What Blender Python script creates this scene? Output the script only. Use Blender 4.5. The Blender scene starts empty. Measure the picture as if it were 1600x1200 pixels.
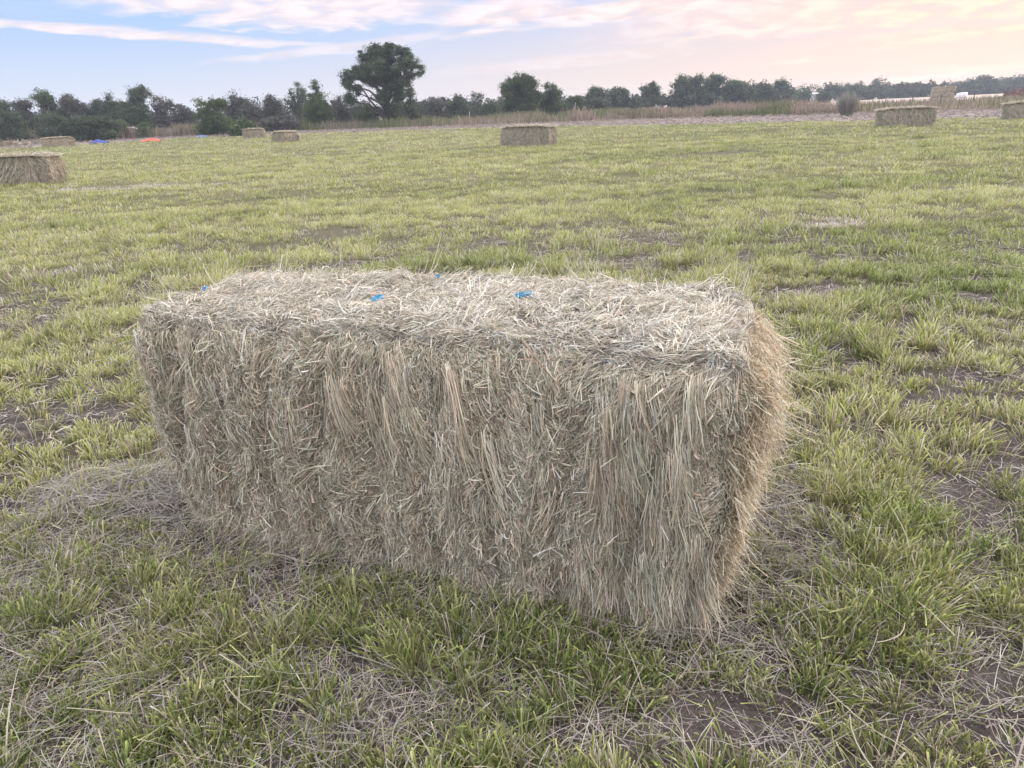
import bpy, math
import numpy as np
from math import radians, sin, cos, pi
rng = np.random.default_rng(11)
scn = bpy.context.scene
COL = scn.collection

# ------------------------------------------------------------------ camera
F, HOR, SLOPE, CH = 1109.0, 172.0, 0.043, 1.52
ROLL = math.atan(SLOPE)
PITCH = math.atan((600 - HOR) * cos(ROLL) / F)
def ray(px, py):
    c, s = cos(ROLL), sin(ROLL)
    u, v = px - 800, py - 600
    x, y = (u * c - v * s) / F, -(u * s + v * c) / F
    return np.array([x, cos(PITCH) + y * sin(PITCH), -sin(PITCH) + y * cos(PITCH)])
def G(px, py, z=0.0):                 # where a sight line meets the ground
    r = ray(px, py); t = (z - CH) / r[2]
    return np.array([r[0] * t, r[1] * t, z])
def W(px, py, d):                     # a point d metres ahead
    r = ray(px, py); return np.array([0, 0, CH]) + r * (d / r[1])

# ------------------------------------------------------------------ noise
def _h(ix, iy, iz, seed):
    n = (ix.astype(np.int64) * 374761393 + iy.astype(np.int64) * 668265263 + iz.astype(np.int64) * 2147483647 + seed * 974634777) & 0xFFFFFFFF
    n = ((n ^ (n >> 13)) * 1274126177) & 0xFFFFFFFF
    n = ((n ^ (n >> 16)) * 2246822519) & 0xFFFFFFFF
    return ((n ^ (n >> 15)) & 0xFFFFFF) / float(0xFFFFFF)
def vn(x, y, z=0.0, seed=0):
    x = np.asarray(x, float); y = np.asarray(y, float) + 0 * x; z = np.asarray(z, float) + 0 * x
    fx, fy, fz = np.floor(x), np.floor(y), np.floor(z)
    tx, ty, tz = x - fx, y - fy, z - fz
    tx, ty, tz = [t * t * (3 - 2 * t) for t in (tx, ty, tz)]
    r = 0
    for a in (0, 1):
        for b in (0, 1):
            for c in (0, 1):
                w = (tx if a else 1 - tx) * (ty if b else 1 - ty) * (tz if c else 1 - tz)
                r = r + w * _h(fx + a, fy + b, fz + c, seed)
    return r
def fbm(x, y, z=0.0, seed=0, o=3):
    s, a, t = 0, 1.0, 0
    for k in range(o):
        s = s + a * vn(np.asarray(x) * 2 ** k, np.asarray(y) * 2 ** k, np.asarray(z) * 2 ** k, seed + k); t += a; a *= .55
    return s / t
def sst(a, b, x):
    t = np.clip((x - a) / (b - a), 0, 1); return t * t * (3 - 2 * t)
def nrm(v): return v / np.maximum(np.linalg.norm(v, axis=-1, keepdims=True), 1e-9)
def gz(x, y):                         # gentle unevenness of the field
    r = np.hypot(x, y)
    return (fbm(np.asarray(x) * .9, np.asarray(y) * .9, 0, 5) - .5) * .05 * np.clip(1.2 - r / 30, .0, 1) * (1 - .8 * np.exp(-((np.asarray(x) + .4) ** 2 + (np.asarray(y) - 2.4) ** 2) / 1.2))

# ------------------------------------------------------------------ mesh accumulator
class Acc:
    def __init__(s): s.v, s.q, s.t, s.c, s.n = [], [], [], [], 0
    def add(s, v, q=None, t=None, c=(1, 1, 1)):
        v = np.asarray(v, np.float32).reshape(-1, 3)
        c = np.broadcast_to(np.asarray(c, np.float32).reshape(-1, 3), v.shape)
        s.v.append(v); s.c.append(c)
        if q is not None and len(q): s.q.append(np.asarray(q, np.int64).reshape(-1, 4) + s.n)
        if t is not None and len(t): s.t.append(np.asarray(t, np.int64).reshape(-1, 3) + s.n)
        s.n += len(v)
    def ribbons(s, C, side, w, col):
        # C (N,S,3) centre lines, side (N,1|S,3), w (N,S), col (N,3) or (N,S,3)
        N, S, _ = C.shape
        off = side * (w[..., None] * .5)
        V = np.stack([C - off, C + off], 2)                    # N,S,2,3
        if col.ndim == 2: col = np.repeat(col[:, None], S, 1)
        cc = np.repeat(col[:, :, None], 2, 2)
        i = (np.arange(N)[:, None] * S + np.arange(S - 1)[None]) * 2
        q = np.stack([i, i + 1, i + 3, i + 2], -1)
        s.add(V.reshape(-1, 3), q=q.reshape(-1, 4), c=cc.reshape(-1, 3))
    def tube(s, pts, rad, n=7, col=(1, 1, 1)):
        pts = np.asarray(pts, float); rad = np.asarray(rad, float)
        d = nrm(np.gradient(pts, axis=0)); up = np.array([.13, .31, .94]) if abs(d[0][2]) < .9 else np.array([1, .1, 0])
        a = nrm(np.cross(d, up)); b = np.cross(d, a)
        th = np.arange(n) * 2 * pi / n
        V = pts[:, None] + rad[:, None, None] * (a[:, None] * np.cos(th)[None, :, None] + b[:, None] * np.sin(th)[None, :, None])
        S = len(pts); i = np.arange(S - 1)[:, None] * n; j = np.arange(n)[None]; k = (j + 1) % n
        q = np.stack([i + j, i + k, i + n + k, i + n + j], -1).reshape(-1, 4)
        s.add(V.reshape(-1, 3), q=q, c=col)
    def leaves(s, P, size, col, flat=0.0):
        N = len(P)
        a = nrm(rng.normal(size=(N, 3))); b = nrm(np.cross(a, rng.normal(size=(N, 3))))
        a[:, 2] *= 1 - flat
        sz = (size * rng.uniform(.6, 1.3, N))[:, None]
        V = np.stack([P - a * sz * .55, P + b * sz * .32, P + a * sz * .55, P - b * sz * .32], 1)
        q = np.arange(N * 4).reshape(N, 4)
        s.add(V.reshape(-1, 3), q=q, c=np.repeat(col, 4, 0))
    def box(s, lo, hi, col=(1, 1, 1), f=None):
        x0, y0, z0 = lo; x1, y1, z1 = hi
        V = np.array([[x0, y0, z0], [x1, y0, z0], [x1, y1, z0], [x0, y1, z0], [x0, y0, z1], [x1, y0, z1], [x1, y1, z1], [x0, y1, z1]], float)
        if f is not None: V = f(V)
        s.add(V, q=[[0, 3, 2, 1], [4, 5, 6, 7], [0, 1, 5, 4], [1, 2, 6, 5], [2, 3, 7, 6], [3, 0, 4, 7]], c=col)
    def build(s, name, mat, parent=None, loc=None, smooth=False):
        v = np.concatenate(s.v); c = np.concatenate(s.c)
        q = np.concatenate(s.q) if s.q else np.zeros((0, 4), np.int64)
        t = np.concatenate(s.t) if s.t else np.zeros((0, 3), np.int64)
        me = bpy.data.meshes.new(name)
        me.vertices.add(len(v)); me.vertices.foreach_set('co', v.ravel().astype(np.float32))
        nl = len(q) * 4 + len(t) * 3
        me.loops.add(nl); me.loops.foreach_set('vertex_index', np.concatenate([q.ravel(), t.ravel()]).astype(np.int32))
        me.polygons.add(len(q) + len(t))
        st = np.concatenate([np.arange(len(q)) * 4, len(q) * 4 + np.arange(len(t)) * 3]).astype(np.int32)
        me.polygons.foreach_set('loop_start', st)
        if smooth: me.polygons.foreach_set('use_smooth', np.ones(len(st), bool))
        at = me.color_attributes.new('Col', 'FLOAT_COLOR', 'POINT')
        at.data.foreach_set('color', np.concatenate([c, np.ones((len(c), 1))], 1).astype(np.float32).ravel())
        me.update(calc_edges=True)
        me.materials.append(mat)
        o = bpy.data.objects.new(name, me); COL.objects.link(o)
        if parent: o.parent = parent
        if loc is not None: o.location = loc
        return o
def tag(o, label=None, cat=None, group=None, kind=None):
    if label: o['label'] = label
    if cat: o['category'] = cat
    if group: o['group'] = group
    if kind: o['kind'] = kind
    return o
def empty(name, loc, rz=0):
    o = bpy.data.objects.new(name, None); COL.objects.link(o); o.location = loc; o.rotation_euler = (0, 0, rz); o.empty_display_size = .3
    return o

# ------------------------------------------------------------------ materials
def mat_attr(name, transl=0.0, rough=.7, spec=.25, tint=(1, 1, 1), noise=None):
    m = bpy.data.materials.new(name); m.use_nodes = True; nt = m.node_tree; N, L = nt.nodes, nt.links
    b = N['Principled BSDF']; out = N['Material Output']
    a = N.new('ShaderNodeAttribute'); a.attribute_name = 'Col'; col = a.outputs['Color']
    if noise:
        tc = N.new('ShaderNodeTexCoord'); nz = N.new('ShaderNodeTexNoise'); nz.inputs['Scale'].default_value = noise[0]; nz.inputs['Detail'].default_value = 6
        L.new(tc.outputs['Object'], nz.inputs['Vector'])
        mr = N.new('ShaderNodeMapRange'); mr.inputs['From Min'].default_value = .3; mr.inputs['From Max'].default_value = .7; mr.inputs['To Min'].default_value = noise[1]; mr.inputs['To Max'].default_value = noise[2]
        L.new(nz.outputs['Fac'], mr.inputs['Value'])
        vm = N.new('ShaderNodeVectorMath'); vm.operation = 'SCALE'; L.new(col, vm.inputs[0]); L.new(mr.outputs[0], vm.inputs['Scale']); col = vm.outputs[0]
        bp = N.new('ShaderNodeBump'); bp.inputs['Strength'].default_value = .5; L.new(nz.outputs['Fac'], bp.inputs['Height']); L.new(bp.outputs[0], b.inputs['Normal'])
    L.new(col, b.inputs['Base Color']); b.inputs['Roughness'].default_value = rough; b.inputs['Specular IOR Level'].default_value = spec
    if transl:
        t = N.new('ShaderNodeBsdfTranslucent'); L.new(col, t.inputs['Color'])
        mx = N.new('ShaderNodeMixShader'); mx.inputs[0].default_value = transl
        L.new(b.outputs[0], mx.inputs[1]); L.new(t.outputs[0], mx.inputs[2]); L.new(mx.outputs[0], out.inputs[0])
    return m
M_hay = mat_attr('hay_strands', .22, .6, .3)
M_grass = mat_attr('grass_blades', .35, .5, .35)
M_leaf = mat_attr('tree_foliage', .25, .6, .2)
M_bark = mat_attr('bark', 0, .9, .1, noise=(6, .6, 1.3))
M_plain = mat_attr('painted_surface', 0, .6, .3, noise=(3, .85, 1.05))
M_glass = mat_attr('dark_glass', 0, .15, .5)
M_twine = mat_attr('plastic_twine', .1, .4, .5)
M_strip = mat_attr('dry_ground', 0, .95, .05, noise=(1.1, .6, 1.35))

def mat_ground():
    m = bpy.data.materials.new('soil_and_thatch'); m.use_nodes = True; nt = m.node_tree; N, L = nt.nodes, nt.links
    b = N['Principled BSDF']; b.inputs['Roughness'].default_value = .95; b.inputs['Specular IOR Level'].default_value = .1
    a = N.new('ShaderNodeAttribute'); a.attribute_name = 'Col'
    geo = N.new('ShaderNodeNewGeometry')
    n1 = N.new('ShaderNodeTexNoise'); n1.inputs['Scale'].default_value = 9; n1.inputs['Detail'].default_value = 10; n1.inputs['Roughness'].default_value = .7
    n2 = N.new('ShaderNodeTexNoise'); n2.inputs['Scale'].default_value = 70; n2.inputs['Detail'].default_value = 6
    L.new(geo.outputs['Position'], n1.inputs['Vector']); L.new(geo.outputs['Position'], n2.inputs['Vector'])
    r1 = N.new('ShaderNodeMapRange'); r1.inputs['From Min'].default_value = .3; r1.inputs['From Max'].default_value = .7; r1.inputs['To Min'].default_value = .55; r1.inputs['To Max'].default_value = 1.45
    L.new(n1.outputs['Fac'], r1.inputs['Value'])
    r2 = N.new('ShaderNodeMapRange'); r2.inputs['From Min'].default_value = .3; r2.inputs['From Max'].default_value = .7; r2.inputs['To Min'].default_value = .7; r2.inputs['To Max'].default_value = 1.3
    L.new(n2.outputs['Fac'], r2.inputs['Value'])
    mu = N.new('ShaderNodeMath'); mu.operation = 'MULTIPLY'; L.new(r1.outputs[0], mu.inputs[0]); L.new(r2.outputs[0], mu.inputs[1])
    vm = N.new('ShaderNodeVectorMath'); vm.operation = 'SCALE'; L.new(a.outputs['Color'], vm.inputs[0]); L.new(mu.outputs[0], vm.inputs['Scale'])
    L.new(vm.outputs[0], b.inputs['Base Color'])
    ad = N.new('ShaderNodeMath'); ad.operation = 'ADD'; L.new(n1.outputs['Fac'], ad.inputs[0]); L.new(n2.outputs['Fac'], ad.inputs[1])
    bp = N.new('ShaderNodeBump'); bp.inputs['Strength'].default_value = .8; bp.inputs['Distance'].default_value = .03; L.new(ad.outputs[0], bp.inputs['Height']); L.new(bp.outputs[0], b.inputs['Normal'])
    return m
M_ground = mat_ground()

# ------------------------------------------------------------------ field layout in world metres
def poly(pts):
    P = np.array([G(*p)[:2] for p in pts]); i = np.argsort(P[:, 0]); return P[i]
E1 = poly([(0, 231), (72, 230), (300, 215), (500, 208), (740, 200), (1100, 194), (1400, 187), (1600, 183)])
E2 = poly([(0, 226), (300, 211.5), (500, 205), (740, 197), (1000, 187.5), (1100, 184), (1240, 181), (1400, 176), (1600, 172)])
def e1(x): return np.interp(x, E1[:, 0], E1[:, 1])
def e2(x): return np.maximum(np.interp(x, E2[:, 0], E2[:, 1]), e1(x) + 1.0)

# bale frame
UX = np.array([.917, -.399, 0]); VY = np.array([.399, .917, 0]); BC = UX * -1.238 + VY * 1.80     # middle of the front foot
BL, BW, BH = 2.21, .69, .86
def to_local(x, y):
    dx, dy = x - BC[0], y - BC[1]
    return dx * UX[0] + dy * UX[1], dx * VY[0] + dy * VY[1]
def in_bale(x, y, m=0.0):
    a, b = to_local(x, y); return (np.abs(a) < BL / 2 - .06 + m) & (b > .03 - m) & (b < BW - .03 + m)

# patches seen in the photograph: (px, py, half width m, half depth m, kind)
PATCH = []
for px, py, rx, ry, k in [(195, 293, 2.2, .8, 'pale'), (290, 290, 1.3, .4, 'pale'), (1262, 457, .42, .22, 'violet'), (960, 417, .5, .3, 'violet'), (1000, 372, .5, .35, 'violet'),
                          (75, 690, .22, .3, 'soil'), (150, 655, .3, .22, 'soil'), (1500, 590, .25, .2, 'soil'), (1245, 500, .25, .2, 'soil'), (330, 378, .6, .25, 'soil'), (760, 385, .6, .4, 'soil'),
                          (1300, 352, .5, .4, 'pale'), (520, 365, .5, .5, 'violet'), (80, 430, .5, .3, 'pale'), (90, 500, .45, .25, 'soil'), (1500, 470, .4, .25, 'soil'), (740, 343, 1., .4, 'soil'), (1130, 240, 3, .8, 'soil'), (1580, 290, 2, .5, 'soil'),
                          (1250, 870, .2, .3, 'soil'), (1190, 1010, .14, .1, 'soil'), (1240, 930, .16, .1, 'soil'), (1550, 1010, .2, .09, 'soil'), (1240, 1170, .16, .1, 'soil'), (420, 960, .16, .1, 'soil'), (470, 1040, .2, .08, 'soil'), (580, 1140, .25, .07, 'soil'),
                          (930, 1150, .12, .08, 'soil'), (880, 1020, .1, .07, 'soil'), (1500, 1120, .2, .08, 'soil'), (60, 800, .3, .14, 'soil'), (250, 800, .35, .18, 'soil'), (1230, 800, .2, .2, 'soil'), (640, 980, .12, .06, 'soil')]:
    g = G(px, py); PATCH.append((g[0], g[1], rx, ry, k))
def patch(x, y, kinds):
    r = np.zeros_like(x)
    wob = 1 + .9 * (fbm(x * 2.5, y * 2.5, 0, 77) - .5)
    for a, b, rx, ry, k in PATCH:
        if k in kinds: f = .62 if k == 'soil' else 1.0; r = np.maximum(r, 1 - sst(.6, 1.25, np.sqrt(((x - a) / rx / f) ** 2 + ((y - b) / ry / f) ** 2) * wob))
    return r
ROT = radians(-4)
def rows(x, y):                       # mowing bands, running across the view
    yy = y * cos(ROT) + x * sin(ROT); xx = x * cos(ROT) - y * sin(ROT)
    return xx, yy
def cover(x, y):                      # how thickly grass stands, 0..1
    xx, yy = rows(x, y)
    a = fbm(x * 2.3, y * 2.9, 0, 21)
    b = fbm(xx * .28, yy * 1.5, 0, 31)
    near = np.exp(-(np.hypot(x, y) / 3.0) ** 2)
    d = .12 + .88 * sst(.29 - .04 * near, .52 - .05 * near, a * .55 + b * .45)
    litter = np.exp(-(((x + 1.75) / .75) ** 2 + ((y - 2.05) / .5) ** 2))
    return np.clip(d * (1 - patch(x, y, ('soil',))) * (1 - .85 * patch(x, y, ('violet',))) * (1 - .4 * litter), 0, 1)
def tone(x, y):                       # 0 green .. 1 straw yellow
    xx, yy = rows(x, y)
    t = fbm(xx * .12, yy * .62, 0, 41) * .62 + fbm(x * .9, y * 1.1, 0, 51) * .38
    t = sst(.38, .60, t)
    return np.clip(t * .80 + .20 + .16 * np.exp(-(np.hypot(x, y) / 3.5) ** 2) - .25 * sst(2, 6, x) * (1 - sst(7, 14, y)) + .12 * sst(0, -5, x), 0, 1)

# ------------------------------------------------------------------ ground sheet
def ground():
    def axis(a0, a1, fine, far):
        c = [0.0]; s = fine
        while c[-1] < far:
            c.append(c[-1] + s); s = fine if c[-1] < a1 else s * 1.13
        return np.array(c)
    p = axis(0, 9, .07, 620)
    xs = np.concatenate([-p[::-1][:-1], p]); ys = np.concatenate([-p[::-1][:-1][-40:], p])
    ys = np.concatenate([[-300, -100, -30, -10], ys[(ys > -3)]])
    X, Y = np.meshgrid(xs, ys); x, y = X.ravel(), Y.ravel()
    z = gz(x, y) + (fbm(x * 6, y * 6, 0, 8) - .5) * .02 * (np.hypot(x, y) < 12)
    soil = np.array([.098, .084, .078]); thatch = np.array([.105, .112, .058]); dry = np.array([.40, .34, .24])
    w = sst(4, 16, np.hypot(x, y))[:, None] * (1 - .6 * patch(x, y, ('soil',)))[:, None]
    t = tone(x, y)[:, None]
    c = soil * (1 - w) + w * (thatch * (1 - t * .6) + np.array([.20, .185, .10]) * t * .6)
    c = c * (.8 + .5 * fbm(x * 1.3, y * 1.7, 0, 91))[:, None]
    beyond = sst(0, 2, y - e2(x))[:, None]
    rough = np.array([.20, .19, .11])
    c = c * (1 - beyond) + rough * beyond * (.8 + .5 * fbm(x * .05, y * .05, 0, 92))[:, None]
    A = Acc(); nx, ny = len(xs), len(ys)
    i = np.arange(ny - 1)[:, None] * nx + np.arange(nx - 1)[None]
    A.add(np.stack([x, y, z], 1), q=np.stack([i, i + 1, i + nx + 1, i + nx], -1).reshape(-1, 4), c=c)
    o = A.build('ground', M_ground, smooth=True); tag(o, kind='structure')
ground()

def strip(name, xs, y0, y1, z, c, n=6):
    A = Acc(); t = np.linspace(0, 1, n)
    X = np.repeat(xs[:, None], n, 1); Y = y0[:, None] * (1 - t) + y1[:, None] * t
    Z = np.full_like(X, z)
    m = len(xs); i = np.arange(m - 1)[:, None] * n + np.arange(n - 1)[None]
    A.add(np.stack([X, Y, Z], -1).reshape(-1, 3), q=np.stack([i, i + n, i + n + 1, i + 1], -1).reshape(-1, 4), c=c)
    return tag(A.build(name, M_strip), kind='structure')
xs = np.linspace(-110, 120, 400)
jag = (fbm(xs * .4, 0 * xs, 0, 3) - .5) * 2.0
strip('path', xs, e1(xs) + jag * .6, e2(xs) + .8 + jag, .01, (.27, .235, .215))
# far pale stubble field on the right
xr = np.linspace(60, 420, 60)
strip('far_field', xr, 128 + 0 * xr + (xr - 60) * .10, 420 + 0 * xr, .03, (.46, .39, .32), 12)
# dirt track on the left by the bushes
xl = np.linspace(-75, -20, 60)
strip('dirt_road', xl, 108 + 0 * xl, 112.5 + 0 * xl, .03, (.45, .38, .28), 3)

# ------------------------------------------------------------------ grass
def sector(n, r0, r1, half=52):
    r = np.sqrt(rng.uniform(r0 * r0, r1 * r1, n)); a = radians(half) * rng.uniform(-1, 1, n)
    return r * np.sin(a), r * np.cos(a)
GREEN = np.array([[.105, .155, .038], [.15, .205, .05], [.085, .13, .042], [.18, .215, .07]])
YEL = np.array([[.28, .31, .095], [.36, .35, .14], [.24, .285, .085], [.44, .39, .22]])
STRAW = np.array([[.52, .45, .34], [.42, .36, .30], [.58, .52, .42], [.36, .31, .25]])
VIO = np.array([[.40, .30, .32], [.46, .36, .36], [.50, .42, .38]])
def pick(P, n): return P[rng.integers(0, len(P), n)]
def blades(A, r0, r1, tufts, per, hgt, wid, segs, lean, rad, vary=1.0, tipc=True):
    area = radians(52) * (r1 ** 2 - r0 ** 2)
    nt = int(tufts * area)
    x, y = sector(nt, r0, r1)
    cv = cover(x, y); keep = (rng.random(nt) < cv * .96 + .04) & (y < e1(x) + (fbm(x * .5, y * .5, 0, 4) - .5) * 1.5) & ~in_bale(x, y)
    x, y, cv = x[keep], y[keep], cv[keep]; n = len(x)
    k = np.maximum(2, (per * rng.uniform(.35, 1.5, n) * (.5 + .7 * cv))).astype(int)
    tid = np.repeat(np.arange(n), k); m = len(tid)
    tr = rad * rng.uniform(.6, 1.5, n)
    a = rng.uniform(0, 2 * pi, m); q = np.sqrt(rng.random(m)) * tr[tid]
    ox, oy = q * np.cos(a), q * np.sin(a)
    bx, by = x[tid] + ox, y[tid] + oy
    ok = ~in_bale(bx, by); tid, bx, by, ox, oy, q = [v[ok] for v in (tid, bx, by, ox, oy, q)]; m = len(tid)
    hh = (hgt * (.6 + .8 * vn(x * 1.7, y * 1.7, 0, 61)) * rng.uniform(.8, 1.2, n))
    viol = patch(x, y, ('violet', 'pale'))
    rx_, ry_ = rows(x, y); hh = hh * (.62 + .76 * fbm(rx_ * .22, ry_ * 1.1, 0, 63)); la, lb = to_local(x, y); dd = np.maximum(np.abs(la) - BL / 2, np.maximum(-lb, lb - BW)); hh = hh * (1 - .5 * np.exp(-(np.maximum(dd, 0) / .22) ** 2)) * (1 - .35 * viol)
    h = hh[tid] * rng.uniform(.55, 1.15, m)
    ld = np.stack([ox, oy], 1) / (tr[tid][:, None] + 1e-6) + rng.normal(size=(m, 2)) * .35 + (rng.normal(size=(n, 2)) * .35)[tid]
    wild = rng.random(m) < .10
    ld[wild] *= 2.2
    ln = lean * (h[:, None]) * ld
    S = segs + 1; t = np.linspace(0, 1, S)
    C = np.zeros((m, S, 3))
    C[..., 0] = bx[:, None] + ln[:, :1] * (t ** 1.6); C[..., 1] = by[:, None] + ln[:, 1:] * (t ** 1.6)
    droop = np.minimum(np.hypot(ln[:, 0], ln[:, 1]) / h, 1.3)
    C[..., 2] = gz(bx, by)[:, None] - .008 + h[:, None] * (t - .32 * droop[:, None] * t ** 2)
    sa = rng.uniform(0, pi, m); side = np.stack([np.cos(sa), np.sin(sa), 0 * sa], 1)[:, None]
    sharp = (rng.random(m) < .45)[:, None]; w = wid * rng.uniform(.5, 1.4, m)[:, None] * np.where(sharp, np.clip(1.15 - t ** 2, .12, 1)[None], np.where(t < .8, 1, .85)[None])
    # colours
    tn = np.clip(tone(x, y) + rng.normal(size=n) * .17, 0, 1)[tid]
    g = pick(GREEN, m); ye = pick(YEL, m)
    c = g * (1 - tn[:, None] * .8) + ye * tn[:, None] * .8
    dead = rng.random(m) < (.16 + .20 * tn); w[dead] *= .6; c[dead] = pick(STRAW, dead.sum())
    vm_ = rng.random(m) < viol[tid] * .9; c[vm_] = pick(VIO, vm_.sum())
    c = c * rng.uniform(.7, 1.35, m)[:, None] * (rng.uniform(.78, 1.25, n)[tid])[:, None]
    cc = np.repeat(c[:, None], S, 1)
    base = np.array([.30, .27, .15])
    cc[:, 0] = cc[:, 0] * .45 + base * .45
    if tipc:
        tip = np.minimum(c * 1.6 + np.array([.13, .12, .05]), .75); cc[:, -1] = tip
    A.ribbons(C, side, w, np.clip(cc, .01, .8))

def build_grass():
    A = Acc()
    blades(A, .5, 3.2, 170, 48, .090, .0048, 4, .42, .045)
    blades(A, .5, 3.2, 200, 18, .06, .0034, 2, .8, .09)
    blades(A, .5, 3.2, 60, 12, .125, .0034, 4, .8, .08)
    blades(A, 3.2, 7.5, 115, 34, .105, .0058, 2, .45, .06)
    tag(A.build('grass', M_grass), 'mown green grass tufts around the large bale', 'grass', kind='stuff')
    A = Acc()
    blades(A, 7.5, 15, 42, 28, .095, .0095, 1, .55, .10)
    blades(A, 15, 32, 16, 19, .10, .016, 1, .55, .15)
    blades(A, 32, 62, 5.0, 12, .11, .03, 1, .6, .26)
    blades(A, 62, 118, 1.5, 9, .13, .06, 1, .6, .4)
    tag(A.build('field_grass', M_grass), 'cropped yellow green grass over the wide hay field', 'grass', kind='stuff')
build_grass()

# cut straw lying between the tufts
def litter(A, n, r0, r1, L, wid, dens, S=4, zr=.03, cols=STRAW, half=52):
    x, y = sector(n, r0, r1, half)
    k = (rng.random(n) < dens(x, y)) & ~in_bale(x, y, -.02); x, y = x[k], y[k]; n = len(x)
    a = rng.uniform(0, 2 * pi, n) + 0; l = L * rng.uniform(.4, 1.7, n)
    t = np.linspace(0, 1, S); cu = rng.normal(size=n) * .45
    ang = a[:, None] + cu[:, None] * (t - .5)
    dx = np.cumsum(np.cos(ang), 1) * (l / S)[:, None]; dy = np.cumsum(np.sin(ang), 1) * (l / S)[:, None]
    z0 = zr * rng.random(n) ** 1.3
    C = np.zeros((n, S, 3)); C[..., 0] = x[:, None] + dx; C[..., 1] = y[:, None] + dy
    tilt = rng.normal(size=n) * .12
    C[..., 2] = gz(C[..., 0], C[..., 1]) + .004 + z0[:, None] + np.abs(tilt[:, None] * (t - .3) * l[:, None]) + (.02 * rng.random(n) * (l / .2))[:, None] * np.sin(t * pi)
    d = nrm(np.gradient(C, axis=1)); up = nrm(np.array([0, 0, 1.]) + rng.normal(size=(n, 1, 3)) * .5)
    side = nrm(np.cross(d, up)); w = wid * rng.uniform(.5, 1.4, n)[:, None] * np.ones(S)
    c = pick(cols, n) * rng.uniform(.6, 1.15, n)[:, None]
    A.ribbons(C, side, w, c)
GREY = np.array([[.40, .37, .33], [.48, .45, .40], [.34, .31, .28], [.46, .40, .31], [.28, .25, .23], [.37, .38, .31]])
def dl(x, y):
    p = .14 + .6 * sst(.4, .62, fbm(x * 1.1, y * 1.1, 0, 71)) + .6 * np.exp(-(((x + 1.6) / .7) ** 2 + ((y - 1.8) / .6) ** 2)) + .8 * patch(x, y, ('soil',))
    a, b = to_local(x, y)
    d = np.maximum(np.abs(a) - BL / 2, np.maximum(-b, b - BW)); return np.clip(p + .7 * np.exp(-(np.maximum(d, 0) / .1) ** 2), 0, 1)
A = Acc()
litter(A, 54000, .5, 3.4, (.085), .0019, dl, cols=GREY)
litter(A, 8000, .5, 3.4, .17, .0017, dl, S=6, zr=.08, cols=GREY)
litter(A, 34000, 3.2, 9, .12, .0045, dl, S=3, cols=np.concatenate([GREY, STRAW]))
CRUMB = np.array([[.10, .085, .08], [.14, .12, .11], [.20, .17, .15], [.34, .30, .25], [.42, .38, .33]])
litter(A, 90000, .5, 3.6, .016, .0028, lambda x, y: .35 + .6 * patch(x, y, ('soil',)), S=2, zr=.008, cols=CRUMB)
litter(A, 26000, 3.4, 8, .03, .006, lambda x, y: .3 + .7 * patch(x, y, ('soil',)), S=2, zr=.01, cols=CRUMB)
tag(A.build('straw_litter', M_hay), 'dry cut straw scattered between the grass tufts', 'straw', kind='stuff')

# long seed stalks and odd taller blades
A = Acc(); n = 500
x, y = sector(n, .9, 6, 45); k = ~in_bale(x, y, .02); x, y = x[k], y[k]; n = len(x)
t = np.linspace(0, 1, 6); a = rng.uniform(0, 2 * pi, n); l = rng.uniform(.12, .26, n); ln = rng.uniform(.4, 1.6, n)
C = np.zeros((n, 6, 3)); C[..., 0] = x[:, None] + (np.cos(a) * l * ln)[:, None] * t ** 1.5; C[..., 1] = y[:, None] + (np.sin(a) * l * ln)[:, None] * t ** 1.5
C[..., 2] = gz(x, y)[:, None] + l[:, None] * (t - .35 * np.minimum(ln, 1.5)[:, None] * t ** 2)
side = np.stack([-np.sin(a), np.cos(a), 0 * a], 1)[:, None]
A.ribbons(C, side, (rng.uniform(.0015, .005, n)[:, None]) * (1.05 - t ** 2), np.concatenate([pick(GREEN, n // 2) * 1.3, pick(STRAW, n - n // 2)]))
tag(A.build('grass_stalks', M_grass), 'loose single grass stalks above the stubble', 'grass', kind='stuff')

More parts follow.
